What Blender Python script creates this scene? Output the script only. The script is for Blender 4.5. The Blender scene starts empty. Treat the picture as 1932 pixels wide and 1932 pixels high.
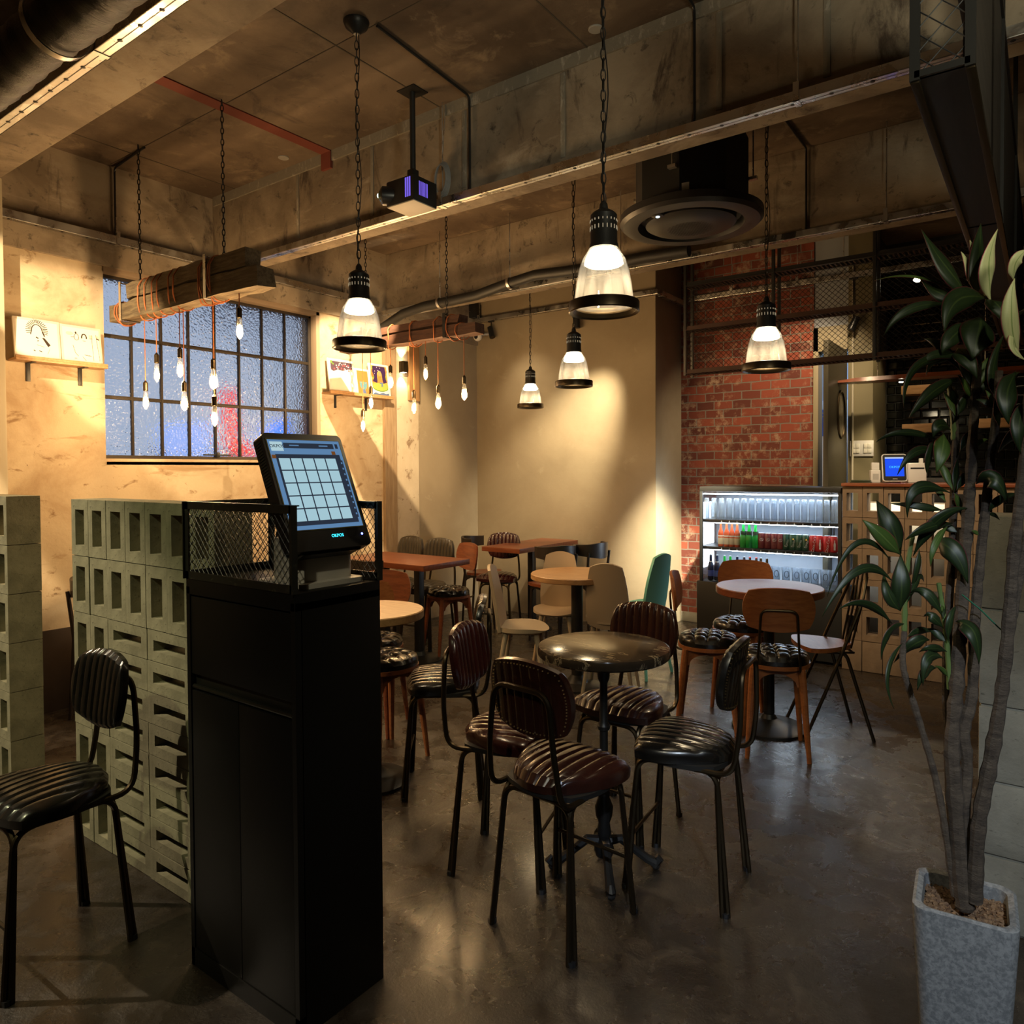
import bpy, bmesh, math, random
from mathutils import Vector, Matrix
random.seed(7)
PI = math.pi
S = bpy.context.scene
COL = S.collection

# ------------------------------------------------------------------ camera
FPX, YAW, PITCH, ROLL, SHY, EYE = 1372.78, -0.63275, -0.02149, -0.00582, -48.83, 1.34
def _basis():
    f = Vector((math.cos(PITCH)*math.sin(YAW), math.cos(PITCH)*math.cos(YAW), math.sin(PITCH)))
    r = Vector((math.cos(YAW), -math.sin(YAW), 0)); u = r.cross(f)
    c, s = math.cos(ROLL), math.sin(ROLL)
    return c*r + s*u, -s*r + c*u, f
RT, UP, FW = _basis()
EYEP = Vector((0, 0, EYE))
cd = bpy.data.cameras.new('camera'); cam = bpy.data.objects.new('camera', cd); COL.objects.link(cam)
cd.sensor_width = 36; cd.sensor_fit = 'HORIZONTAL'; cd.lens = FPX/1932*36; cd.shift_y = SHY/1932
cd.clip_start = 0.02; cd.clip_end = 100
cam.matrix_world = Matrix(((RT.x, UP.x, -FW.x, 0), (RT.y, UP.y, -FW.y, 0), (RT.z, UP.z, -FW.z, EYE), (0, 0, 0, 1)))
S.camera = cam
def at(px, py, ax, val):
    """the point of the place seen at pixel (px, py) on the plane ax = val"""
    d = FW + RT*((px-966)/FPX) - UP*((py-966-SHY)/FPX)
    i = 'xyz'.index(ax)
    return EYEP + d*((val-EYEP[i])/d[i])
def dep(px, py, D):
    return EYEP + (FW + RT*((px-966)/FPX) - UP*((py-966-SHY)/FPX))*D
def depth(p): return (Vector(p)-EYEP).dot(FW)

# ------------------------------------------------------------------ world, exposure
S.view_settings.view_transform = 'Standard'; S.view_settings.look = 'None'
S.view_settings.gamma = 1; S.view_settings.use_curve_mapping = False
S.view_settings.exposure = 0.0
try:
    S.cycles.max_bounces = 8; S.cycles.diffuse_bounces = 4; S.cycles.glossy_bounces = 4
    S.cycles.transmission_bounces = 6; S.cycles.transparent_max_bounces = 16
    S.cycles.sample_clamp_indirect = 4; S.cycles.caustics_reflective = False; S.cycles.caustics_refractive = False
    S.cycles.use_light_tree = True
except Exception: pass
w = bpy.data.worlds.new('dusk'); S.world = w; w.use_nodes = True
nt = w.node_tree; nt.nodes.clear()
o_ = nt.nodes.new('ShaderNodeOutputWorld'); b_ = nt.nodes.new('ShaderNodeBackground'); nt.links.new(b_.outputs[0], o_.inputs[0])
b_.inputs[0].default_value = (0.40, 0.48, 0.62, 1); b_.inputs[1].default_value = 1.0

# ------------------------------------------------------------------ lights of the room (ceiling spots outside or above the frame, plus added fill)
def light(name, kind, loc, energy, col, parent=None, target=None, size=0.03, angle=60, blend=0.4, rot=None, sx=None, sy=None):
    L = bpy.data.lights.new(name, kind); L.energy = energy; L.color = col
    if kind == 'AREA':
        L.shape = 'RECTANGLE'; L.size = sx or size; L.size_y = sy or size
    else: L.shadow_soft_size = size
    if kind == 'SPOT': L.spot_size = math.radians(angle); L.spot_blend = blend
    o = bpy.data.objects.new(name, L); COL.objects.link(o); o.location = loc
    if target is not None:
        o.rotation_euler = (Vector(target)-Vector(loc)).to_track_quat('-Z', 'Y').to_euler()
    if rot: o.rotation_euler = rot
    if parent: o.parent = parent
    return o
WARM = (1.0, 0.74, 0.42); WARM2 = (1.0, 0.62, 0.28); COOL = (0.72, 0.85, 1.0); OLIVE = (0.95, 0.92, 0.52)
light('spot_picture_shelf_left', 'SPOT', (-3.15, 0.60, 2.84), 400, WARM, target=(-4.5, 1.95, 1.66), size=0.010, angle=46, blend=0.35)
light('spot_picture_shelf_right', 'SPOT', (-3.25, 3.15, 2.86), 520, WARM, target=(-4.5, 4.0, 1.85), size=0.010, angle=48, blend=0.4)
light('spot_far_wall', 'SPOT', (-2.62, 5.02, 2.66), 420, (1.0, 0.84, 0.54), target=(-3.45, 5.56, 1.52), size=0.03, angle=44, blend=1.0)
light('spot_far_wall_left', 'SPOT', (-4.05, 5.0, 2.70), 26, (1.0, 0.82, 0.52), target=(-3.75, 5.56, 1.75), size=0.03, angle=70, blend=1.0)
light('spot_pillar', 'SPOT', (-1.30, 3.95, 2.62), 2300, (1.0, 0.88, 0.62), target=(-2.6, 5.86, 0.42), size=0.03, angle=23, blend=1.0)
light('spot_entry_near', 'SPOT', (-0.2, -0.9, 3.0), 70, (1.0, 0.90, 0.62), target=(-1.1, 1.7, 0.6), size=0.04, angle=40, blend=0.8)
light('spot_brick', 'SPOT', (-1.15, 5.25, 2.80), 85, (1.0, 0.74, 0.45), target=(-1.75, 6.08, 1.55), size=0.03, angle=80, blend=0.8)
light('added_bar_front_fill', 'SPOT', (-0.6, 3.7, 2.6), 160, (1.0, 0.76, 0.48), target=(-0.65, 5.2, 0.8), size=0.03, angle=52, blend=0.7)  # added fill without a fixture, brightens the block bar front
light('spot_block_wall', 'SPOT', (-1.9, -0.9, 3.0), 110, OLIVE, target=(-2.6, 1.2, 0.7), size=0.05, angle=42, blend=0.6)
light('spot_entry_floor', 'SPOT', (-4.2, -0.6, 3.0), 400, (1.0, 0.82, 0.56), target=(-3.0, 1.0, 0), size=0.02, angle=46, blend=0.4)
light('added_beam_wash', 'SPOT', (1.0, 0.3, 2.0), 170, (0.95, 0.90, 0.66), target=(-1.2, 2.75, 2.92), size=0.25, angle=62, blend=1.0)  # added wash floating in mid-air, brightens the middle beam from below
light('spot_low_wall', 'SPOT', (0.9, 0.2, 2.95), 75, (0.95, 0.92, 0.68), target=(0.25, 2.5, 0.7), size=0.05, angle=50, blend=0.8)
light('spot_planter', 'SPOT', (1.0, -0.9, 3.0), 330, (0.72, 0.84, 1.0), target=(-0.1, 1.6, 0.3), size=0.05, angle=34, blend=0.7)
# ------------------------------------------------------------------ mesh helpers
class MB:
    def __init__(s): s.v = []; s.f = []
    def add(s, vs, fs, M=None):
        n = len(s.v)
        s.v += [tuple(M @ Vector(p)) if M else tuple(p) for p in vs]
        s.f += [tuple(i+n for i in f) for f in fs]
        return s
    def join(s, o, M=None): return s.add(o.v, o.f, M)
    def box(s, a, b, c=0.0, M=None):
        x0, y0, z0 = [min(p, q) for p, q in zip(a, b)]; x1, y1, z1 = [max(p, q) for p, q in zip(a, b)]
        if c <= 0:
            v = [(x0,y0,z0),(x1,y0,z0),(x1,y1,z0),(x0,y1,z0),(x0,y0,z1),(x1,y0,z1),(x1,y1,z1),(x0,y1,z1)]
            return s.add(v, [(0,3,2,1),(4,5,6,7),(0,1,5,4),(1,2,6,5),(2,3,7,6),(3,0,4,7)], M)
        c = min(c, (x1-x0)/2.01, (y1-y0)/2.01, (z1-z0)/2.01)
        bm = bmesh.new(); bmesh.ops.create_cube(bm, size=1)
        for q in bm.verts: q.co = Vector(((x0+x1)/2+q.co.x*(x1-x0), (y0+y1)/2+q.co.y*(y1-y0), (z0+z1)/2+q.co.z*(z1-z0)))
        bmesh.ops.bevel(bm, geom=list(bm.edges), offset=c, segments=2, profile=0.6, affect='EDGES')
        bm.verts.index_update()
        s.add([q.co.copy() for q in bm.verts], [tuple(q.index for q in f.verts) for f in bm.faces], M); bm.free()
        return s
    def tube(s, path, r, n=8, closed=False, cap=True, M=None):
        P = [Vector(p) for p in path]; m = len(P)
        R = r if isinstance(r, (list, tuple)) else [r]*m
        T = []
        for i in range(m):
            a = P[(i-1) % m] if (closed or i > 0) else P[i]; b = P[(i+1) % m] if (closed or i < m-1) else P[i]
            t = b-a; T.append(t.normalized() if t.length > 1e-9 else Vector((0,0,1)))
        u = T[0].orthogonal().normalized(); v = []; f = []
        for i in range(m):
            u = (u - T[i]*u.dot(T[i]))
            u = u.normalized() if u.length > 1e-6 else T[i].orthogonal().normalized()
            w_ = T[i].cross(u)
            for k in range(n):
                a = 2*PI*k/n; v.append(P[i] + (u*math.cos(a)+w_*math.sin(a))*R[i])
        for i in range(m if closed else m-1):
            j = (i+1) % m
            for k in range(n): f.append((i*n+k, i*n+(k+1) % n, j*n+(k+1) % n, j*n+k))
        if cap and not closed: f.append(tuple(range(n-1, -1, -1))); f.append(tuple((m-1)*n+k for k in range(n)))
        return s.add(v, f, M)
    def lathe(s, prof, n=24, c=(0,0,0), M=None, cap=True):
        v = []; f = []
        for r, z in prof:
            for k in range(n):
                a = 2*PI*k/n; v.append((c[0]+r*math.cos(a), c[1]+r*math.sin(a), c[2]+z))
        for i in range(len(prof)-1):
            for k in range(n): f.append((i*n+k, i*n+(k+1) % n, (i+1)*n+(k+1) % n, (i+1)*n+k))
        if cap: f.append(tuple(range(n-1, -1, -1))); f.append(tuple((len(prof)-1)*n+k for k in range(n)))
        return s.add(v, f, M)
    def prism(s, poly, z0, z1, M=None):
        n = len(poly)
        v = [(p[0], p[1], z0) for p in poly]+[(p[0], p[1], z1) for p in poly]
        f = [tuple(range(n-1, -1, -1)), tuple(range(n, 2*n))]+[(i, (i+1) % n, n+(i+1) % n, n+i) for i in range(n)]
        return s.add(v, f, M)
    def ball(s, c, r, n=8, m=6, M=None, sz=1):
        return s.lathe([(max(1e-4, r*math.sin(PI*i/m)), -r*sz*math.cos(PI*i/m)) for i in range(m+1)], n, c, M)
    def bevel(s, wd, seg=1, ang=30):
        bm = s.bm(); es = [e for e in bm.edges if len(e.link_faces) == 2 and e.calc_face_angle(0) > math.radians(ang)]
        bmesh.ops.bevel(bm, geom=es, offset=wd, segments=seg, profile=0.6, affect='EDGES', clamp_overlap=True)
        bm.verts.index_update(); s.v = [tuple(q.co) for q in bm.verts]; s.f = [tuple(q.index for q in f.verts) for f in bm.faces]; bm.free(); return s
    def bm(s):
        bm = bmesh.new(); vs = [bm.verts.new(p) for p in s.v]
        for f in s.f:
            try: bm.faces.new([vs[i] for i in f])
            except ValueError: pass
        return bm
    def mesh(s, name, mt, ang=32):
        me = bpy.data.meshes.new(name); me.from_pydata([tuple(p) for p in s.v], [], s.f)
        bm = bmesh.new(); bm.from_mesh(me); bmesh.ops.recalc_face_normals(bm, faces=bm.faces); bm.to_mesh(me); bm.free()
        if me.polygons:
            me.polygons.foreach_set('use_smooth', [True]*len(me.polygons)); me.set_sharp_from_angle(angle=math.radians(ang))
        if mt: me.materials.append(mt)
        return me
    def build(s, name, mt, parent=None, loc=None, ang=32):
        o = bpy.data.objects.new(name, s.mesh(name, mt, ang)); COL.objects.link(o)
        if loc is not None: o.location = loc
        if parent: o.parent = parent
        return o

def fillet(P, r, seg=5):
    P = [Vector(p) for p in P]; out = [P[0]]
    for i in range(1, len(P)-1):
        a, b, c = P[i-1], P[i], P[i+1]
        d1 = (a-b); d2 = (c-b); rr = min(r, d1.length*0.48, d2.length*0.48)
        p0 = b+d1.normalized()*rr; p1 = b+d2.normalized()*rr
        for k in range(seg+1):
            t = k/seg; out.append(p0*(1-t)**2 + b*2*t*(1-t) + p1*t*t)
    out.append(P[-1]); return out
def rrect(w, h, r, seg=5):
    out = []
    for cx, cy, a0 in ((w/2-r, h/2-r, 0), (-w/2+r, h/2-r, 90), (-w/2+r, -h/2+r, 180), (w/2-r, -h/2+r, 270)):
        for k in range(seg+1):
            a = math.radians(a0+90*k/seg); out.append((cx+r*math.cos(a), cy+r*math.sin(a)))
    return out
def T(x=0, y=0, z=0): return Matrix.Translation((x, y, z))
def RX(a): return Matrix.Rotation(math.radians(a), 4, 'X')
def RY(a): return Matrix.Rotation(math.radians(a), 4, 'Y')
def RZ(a): return Matrix.Rotation(math.radians(a), 4, 'Z')

def pad(w, d, t, ribs=0, k=0.8, groove=0.006, taper=0.0, bend=0.0, dome=0.0, tuft=None, back_flat=True, nv=16):
    """a cushion on the xy plane, top towards +z, seams along y"""
    nu = max(28, ribs*8); V = []; F = []
    def P(u, v):
        x = u*math.sqrt(1-k*v*v/2); y = v*math.sqrt(1-k*u*u/2)
        return x*w/2*(1-taper*y), y*d/2
    def ridge(x, e):
        q = (x/(w/2)*0.5+0.5)*ribs; dd = abs(q-round(q))
        return groove*math.exp(-(dd/0.13)**2)*(0.25+0.75*e) if 0 < round(q) < ribs else 0
    def edge(u, v): return max(0, (1-abs(u)**5)*(1-abs(v)**5))**0.38
    for i in range(nu+1):
        u = -1+2*i/nu
        for j in range(nv+1):
            v = -1+2*j/nv; x, y = P(u, v); e = edge(u, v); z = t*(0.45+0.55*e) + dome*e*(1-u*u)*(1-v*v)
            if ribs:
                z -= ridge(x, e)
            if tuft:
                for (a, b) in tuft:
                    r2 = ((u-a)**2+(v-b)**2); z -= 0.013*math.exp(-r2/0.016)
                    z -= 0.0035*math.exp(-min(abs(u-a), abs(v-b))**2/0.0012)*e
            V.append((x, y, z+bend*(2*x/w)**2))
    n1 = len(V)
    for i in range(nu+1):
        for j in range(nv+1):
            u, v = -1+2*i/nu, -1+2*j/nv; x, y = P(u*0.985, v*0.985); V.append((x, y, bend*(2*x/w)**2 + (0.5*ridge(x, edge(u, v))*edge(u, v) if ribs else 0)))
    J = nv+1
    for i in range(nu):
        for j in range(nv):
            a = i*J+j; F.append((a, a+J, a+J+1, a+1)); F.append((n1+a, n1+a+1, n1+a+J+1, n1+a+J))
    for i in range(nu):
        for j in (0, nv):
            a = i*J+j; b = a+J; F.append((a, b, n1+b, n1+a) if j == 0 else (b, a, n1+a, n1+b))
    for j in range(nv):
        for i in (0, nu):
            a = i*J+j; b = a+1; F.append((b, a, n1+a, n1+b) if i == 0 else (a, b, n1+b, n1+a))
    m = MB(); m.v = V; m.f = F; return m
def board(w, h, t, k=0.75, bend=0.0, taper=0.0, n=14, c=0.003):
    """a thin shaped board on the xy plane, thickness along z"""
    V = []; F = []; J = n+1
    def P(u, v):
        x = u*math.sqrt(1-k*v*v/2); y = v*math.sqrt(1-k*u*u/2); return x*w/2*(1-taper*y), y*h/2
    for s_, z in ((1, t/2), (-1, -t/2)):
        for i in range(J):
            for j in range(J):
                u, v = -1+2*i/n, -1+2*j/n; x, y = P(u, v); V.append((x, y, z+bend*(2*x/w)**2))
    n1 = J*J
    for i in range(n):
        for j in range(n):
            a = i*J+j; F += [(a, a+J, a+J+1, a+1), (n1+a, n1+a+1, n1+a+J+1, n1+a+J)]
    for i in range(n):
        for j in (0, n):
            a = i*J+j; b = a+J; F.append((a, b, n1+b, n1+a))
            a = j*J+i; b = a+1; F.append((a, b, n1+b, n1+a))
    m = MB(); m.v = V; m.f = F; return m
def diamond_mesh(w, h, cw, ch, t):
    """expanded metal in the xz plane from (0,0) to (w,h)"""
    m = MB(); nx = int(w/cw); nz = int(h/ch)*2; cw = w/nx; dz = h/nz
    for i in range(nx):
        for s_ in (0, 1):
            path = []
            for j in range(nz+1):
                x = (i+0.5)*cw + (cw/2 if (j+s_) % 2 else -cw/2)
                path.append((x, 0, j*dz))
            v = []; f = []
            for (x, y, z) in path: v += [(x-t, y, z), (x, y-t*0.8, z), (x+t, y, z), (x, y+t*0.8, z)]
            for j in range(nz):
                for k in range(4): f.append((j*4+k, j*4+(k+1) % 4, j*4+4+(k+1) % 4, j*4+4+k))
            m.add(v, f)
    return m
def chain(p0, p1, link=0.032, wd=0.0085, r=0.0022, n=5):
    m = MB(); a, b = Vector(p0), Vector(p1); L = (b-a).length; N = max(1, int(L/(link*0.78))); d = (b-a)/N
    z = d.normalized(); x0 = z.orthogonal().normalized(); y0 = z.cross(x0)
    for i in range(N):
        c = a+d*(i+0.5); x = x0 if i % 2 else y0; pts = []
        for k in range(10):
            t = 2*PI*k/10; pts.append(c + x*math.cos(t)*wd*0.75 + z*math.sin(t)*link*0.5)
        m.tube(pts, r, n, closed=True)
    return m
_txt = {}
def text(s, size, depth_=0.001, align='CENTER'):
    cu = bpy.data.curves.new('t', 'FONT'); cu.body = s; cu.size = size; cu.extrude = depth_/2; cu.align_x = align; cu.align_y = 'CENTER'; cu.resolution_u = 3
    o = bpy.data.objects.new('t', cu); COL.objects.link(o)
    me = bpy.data.meshes.new_from_object(o.evaluated_get(bpy.context.evaluated_depsgraph_get()))
    m = MB(); m.v = [tuple(v.co) for v in me.vertices]; m.f = [tuple(p.vertices) for p in me.polygons]
    bpy.data.objects.remove(o); bpy.data.curves.remove(cu); bpy.data.meshes.remove(me); return m

# ------------------------------------------------------------------ scene-tree helpers
def tag(o, label=None, cat=None, group=None, kind=None):
    if label: o['label'] = label
    if cat: o['category'] = cat
    if group: o['group'] = group
    if kind: o['kind'] = kind
    return o
def thing(name, label, cat, loc=(0,0,0), rz=0, group=None):
    o = bpy.data.objects.new(name, None); COL.objects.link(o); o.empty_display_size = 0.1
    o.location = loc; o.rotation_euler = (0, 0, math.radians(rz)); return tag(o, label, cat, group)
def solo(name, mb, mt, label, cat, loc=(0,0,0), rz=0, group=None):
    o = mb.build(name, mt, None, loc); o.rotation_euler = (0, 0, math.radians(rz)); return tag(o, label, cat, group)
def struct(name, mb, mt, parent=None):
    o = mb.build(name, mt, parent)
    if not parent: o['kind'] = 'structure'
    return o
def dup(root, loc, rz=None, label=None, group=None, mats=None):
    def cp(o, parent):
        c = o.copy(); COL.objects.link(c)
        if parent: c.parent = parent
        if mats and c.type == 'MESH':
            for sl in c.material_slots:
                base = sl.material
                if base in mats: sl.link = 'OBJECT'; sl.material = mats[base]
        for ch in list(o.children): cp(ch, c)
        return c
    r = cp(root, None); r.location = loc
    if rz is not None: r.rotation_euler = (0, 0, math.radians(rz))
    if label: r['label'] = label
    if group: r['group'] = group
    return r
ORD = ['first','second','third','fourth','fifth','sixth','seventh','eighth','ninth','tenth','eleventh','twelfth','thirteenth','fourteenth','fifteenth','sixteenth','seventeenth','eighteenth','nineteenth','twentieth']

# ------------------------------------------------------------------ materials
def mat(name, col, rough=0.5, metal=0.0, var=None, rvar=None, bump=None, stain=None, coat=0.0, bump2=None, emit=None, es=0.0, spec=0.5, stretch=None, sheen=0):
    """col base; var=(scale, col2, detail, lo, hi); rvar=(scale, lo, hi); bump=(scale, strength, dist); stain=[(scale, lo, hi, col)]"""
    m = bpy.data.materials.new(name); m.use_nodes = True; N = m.node_tree.nodes; L = m.node_tree.links
    b = N['Principled BSDF']; b.inputs['Base Color'].default_value = (*col, 1); b.inputs['Roughness'].default_value = rough
    b.inputs['Metallic'].default_value = metal; b.inputs['Coat Weight'].default_value = coat; b.inputs['Coat Roughness'].default_value = 0.15
    b.inputs['Specular IOR Level'].default_value = spec
    if emit: b.inputs['Emission Color'].default_value = (*emit, 1); b.inputs['Emission Strength'].default_value = es
    tc = N.new('ShaderNodeTexCoord'); src = tc.outputs['Object']
    if stretch:
        mp = N.new('ShaderNodeMapping'); L.new(src, mp.inputs[0]); mp.inputs['Scale'].default_value = stretch; src = mp.outputs[0]
    def noise(sc, det=6, ro=0.6, vec=None, dist=0.0):
        n = N.new('ShaderNodeTexNoise'); n.inputs['Scale'].default_value = sc; n.inputs['Detail'].default_value = det
        n.inputs['Roughness'].default_value = ro; n.inputs['Distortion'].default_value = dist; L.new(vec or src, n.inputs['Vector']); return n.outputs['Fac']
    def rng(x, lo, hi, a=0.0, c=1.0):
        q = N.new('ShaderNodeMapRange'); L.new(x, q.inputs[0]); q.inputs[1].default_value = lo; q.inputs[2].default_value = hi
        q.inputs[3].default_value = a; q.inputs[4].default_value = c; return q.outputs[0]
    cur = None
    def mix(f, a, c2):
        x = N.new('ShaderNodeMix'); x.data_type = 'RGBA'; L.new(f, x.inputs[0])
        if a is None: x.inputs[6].default_value = (*col, 1)
        else: L.new(a, x.inputs[6])
        x.inputs[7].default_value = (*c2, 1); return x.outputs[2]
    if var:
        sc, c2, det, lo, hi = var; cur = mix(rng(noise(sc, det, 0.62, dist=0.4), lo, hi), None, c2)
    for st in (stain or []):
        sc, lo, hi, c2 = st[:4]; vec = None
        if len(st) > 4:
            mp = N.new('ShaderNodeMapping'); L.new(tc.outputs['Object'], mp.inputs[0]); mp.inputs['Scale'].default_value = st[4]; vec = mp.outputs[0]
        cur = mix(rng(noise(sc, 8, 0.68, vec, 0.6), lo, hi), cur, c2)
    if cur is not None: L.new(cur, b.inputs['Base Color'])
    if rvar: L.new(rng(noise(rvar[0], 7, 0.65, dist=0.5), 0.38, 0.62, rvar[1], rvar[2]), b.inputs['Roughness'])
    if bump:
        bp = N.new('ShaderNodeBump'); bp.inputs['Strength'].default_value = bump[1]; bp.inputs['Distance'].default_value = bump[2]
        L.new(noise(bump[0], 10, 0.68), bp.inputs['Height']); last = bp
        if bump2:
            b2 = N.new('ShaderNodeBump'); b2.inputs['Strength'].default_value = bump2[1]; b2.inputs['Distance'].default_value = bump2[2]
            L.new(noise(bump2[0], 6, 0.6), b2.inputs['Height']); L.new(bp.outputs[0], b2.inputs['Normal']); last = b2
        L.new(last.outputs[0], b.inputs['Normal'])
    return m
def emis(name, col, st):
    m = bpy.data.materials.new(name); m.use_nodes = True; N = m.node_tree.nodes; N.clear()
    e = N.new('ShaderNodeEmission'); e.inputs[0].default_value = (*col, 1); e.inputs[1].default_value = st
    o = N.new('ShaderNodeOutputMaterial'); m.node_tree.links.new(e.outputs[0], o.inputs[0]); return m
def clear(name, tint=(1,1,1), gloss=0.06, haze=0.0, rough=0.03, hazecol=(1,1,1)):
    """thin clear glass: transparent with a Fresnel reflection and a little haze"""
    m = bpy.data.materials.new(name); m.use_nodes = True; N = m.node_tree.nodes; L = m.node_tree.links; N.clear()
    o = N.new('ShaderNodeOutputMaterial'); t = N.new('ShaderNodeBsdfTransparent'); t.inputs[0].default_value = (*tint, 1)
    g = N.new('ShaderNodeBsdfGlossy'); g.inputs['Roughness'].default_value = rough
    lw = N.new('ShaderNodeLayerWeight'); lw.inputs[0].default_value = 0.25
    q = N.new('ShaderNodeMapRange'); L.new(lw.outputs['Fresnel'], q.inputs[0]); q.inputs[3].default_value = gloss; q.inputs[4].default_value = 0.75
    mx = N.new('ShaderNodeMixShader'); L.new(q.outputs[0], mx.inputs[0]); L.new(t.outputs[0], mx.inputs[1]); L.new(g.outputs[0], mx.inputs[2])
    last = mx.outputs[0]
    if haze:
        d = N.new('ShaderNodeBsdfDiffuse'); d.inputs[0].default_value = (*hazecol, 1); tr = N.new('ShaderNodeBsdfTranslucent'); tr.inputs[0].default_value = (*hazecol, 1)
        a = N.new('ShaderNodeMixShader'); a.inputs[0].default_value = 0.5; L.new(d.outputs[0], a.inputs[1]); L.new(tr.outputs[0], a.inputs[2])
        tc = N.new('ShaderNodeTexCoord'); mp = N.new('ShaderNodeMapping'); mp.inputs['Scale'].default_value = (30, 30, 6); L.new(tc.outputs['Object'], mp.inputs[0])
        n = N.new('ShaderNodeTexNoise'); n.inputs['Scale'].default_value = 1; n.inputs['Detail'].default_value = 5; L.new(mp.outputs[0], n.inputs['Vector'])
        r = N.new('ShaderNodeMapRange'); L.new(n.outputs['Fac'], r.inputs[0]); r.inputs[1].default_value = 0.3; r.inputs[2].default_value = 0.75; r.inputs[3].default_value = haze*0.4; r.inputs[4].default_value = haze*1.6
        b = N.new('ShaderNodeMixShader'); L.new(r.outputs[0], b.inputs[0]); L.new(last, b.inputs[1]); L.new(a.outputs[0], b.inputs[2]); last = b.outputs[0]
    L.new(last, o.inputs[0]); return m

BLACK_STEEL = mat('black_steel', (0.018, 0.017, 0.016), 0.42, 0.3, bump=(60, 0.05, 0.002))
DARK_BRONZE = mat('dark_bronze', (0.060, 0.043, 0.024), 0.34, 0.9)
BLACK_PAINT = mat('black_paint', (0.010, 0.0098, 0.009), 0.55)
BLACK_PLASTIC = mat('black_plastic', (0.012, 0.012, 0.013), 0.35)
CHROME = mat('zinc', (0.62, 0.60, 0.56), 0.28, 1.0, rvar=(9, 0.2, 0.45))
WHITE_PLASTIC = mat('white_plastic', (0.62, 0.61, 0.58), 0.4)
BRASS = mat('brass', (0.55, 0.42, 0.20), 0.3, 1.0)
GLASS = clear('clear_glass', (0.98, 0.99, 1.0), 0.05)
LAMP_GLASS = clear('lamp_glass', (0.97, 0.96, 0.93), 0.06, haze=0.05)
CONCRETE = mat('concrete_ceiling', (0.17, 0.122, 0.082), 0.75, var=(1.5, (0.075, 0.050, 0.032), 10, 0.38, 0.62), stain=[(5, 0.55, 0.70, (0.24, 0.18, 0.12)), (2.6, 0.55, 0.70, (0.042, 0.028, 0.019)), (34, 0.66, 0.72, (0.05, 0.035, 0.025))], bump=(18, 0.25, 0.01))
CONCRETE_BEAM = mat('concrete_beam', (0.31, 0.25, 0.18), 0.8, var=(2.4, (0.16, 0.122, 0.084), 10, 0.38, 0.62), stain=[(14, 0.58, 0.70, (0.055, 0.042, 0.030)), (1.8, 0.55, 0.68, (0.32, 0.27, 0.205), (1, 1, 3)), (2.0, 0.58, 0.68, (0.07, 0.05, 0.035), (3, 3, 0.7)), (60, 0.68, 0.73, (0.04, 0.03, 0.02))], bump=(26, 0.35, 0.008))
WALL_CREAM = mat('old_cream_concrete', (0.56, 0.455, 0.315), 0.85, var=(3, (0.40, 0.29, 0.18), 10, 0.42, 0.66), stain=[(6, 0.585, 0.66, (0.27, 0.175, 0.095), (1, 1, 1.6)), (24, 0.66, 0.70, (0.15, 0.095, 0.055)), (3.2, 0.60, 0.68, (0.36, 0.245, 0.14), (1, 0.5, 2.4))], bump=(22, 0.4, 0.006))
WALL_PLASTER = mat('trowelled_plaster', (0.33, 0.265, 0.175), 0.8, var=(1.5, (0.27, 0.21, 0.135), 7, 0.35, 0.65), stain=[(6, 0.6, 0.75, (0.36, 0.295, 0.2))], bump=(7, 0.16, 0.012))
PILLAR_PLASTER = mat('pillar_plaster', (0.42, 0.36, 0.25), 0.8, var=(2, (0.36, 0.30, 0.2), 6, 0.35, 0.65), bump=(8, 0.1, 0.01))
OLIVE_WALL = mat('olive_painted_wall', (0.20, 0.175, 0.10), 0.6, bump=(40, 0.04, 0.003))
FLOORM = mat('polished_concrete', (0.030, 0.022, 0.015), 0.3, var=(1.9, (0.014, 0.010, 0.007), 10, 0.38, 0.62), stain=[(7, 0.55, 0.70, (0.055, 0.041, 0.027)), (30, 0.64, 0.72, (0.009, 0.007, 0.005))], rvar=(6.0, 0.12, 0.50), bump=(15, 0.42, 0.010), bump2=(110, 0.45, 0.003), spec=0.85, coat=0.15)
DARK_WALL = mat('dark_wall', (0.05, 0.045, 0.04), 0.8)
RED_PAINT = mat('red_oxide', (0.16, 0.035, 0.02), 0.8, bump=(30, 0.1, 0.004))
BLOCKM = mat('concrete_block', (0.27, 0.255, 0.165), 0.9, var=(9, (0.17, 0.16, 0.10), 9, 0.35, 0.62), stain=[(70, 0.60, 0.68, (0.085, 0.078, 0.05)), (3, 0.55, 0.75, (0.34, 0.32, 0.22))], bump=(70, 0.5, 0.004))
BLOCKM2 = mat('concrete_block_brown', (0.20, 0.138, 0.086), 0.9, var=(9, (0.145, 0.098, 0.06), 8, 0.35, 0.65), stain=[(70, 0.64, 0.74, (0.12, 0.085, 0.06))], bump=(70, 0.4, 0.004))
WOODR = mat('red_brown_wood', (0.215, 0.062, 0.024), 0.34, var=(6, (0.13, 0.034, 0.014), 8, 0.35, 0.65), stretch=(1, 12, 12), bump=(20, 0.05, 0.002))
WOODO = mat('orange_wood', (0.33, 0.115, 0.035), 0.4, var=(6, (0.23, 0.07, 0.02), 8, 0.35, 0.65), stretch=(2, 12, 12), bump=(20, 0.05, 0.002))
WOODL = mat('light_wood', (0.48, 0.285, 0.135), 0.42, var=(5, (0.36, 0.195, 0.085), 8, 0.35, 0.65), stretch=(1.5, 14, 14))
WOODOLD = mat('weathered_timber', (0.20, 0.15, 0.085), 0.85, var=(5, (0.09, 0.062, 0.035), 9, 0.35, 0.65), stretch=(1.5, 14, 14), stain=[(16, 0.62, 0.7, (0.03, 0.022, 0.015))], bump=(14, 0.6, 0.008))
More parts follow.
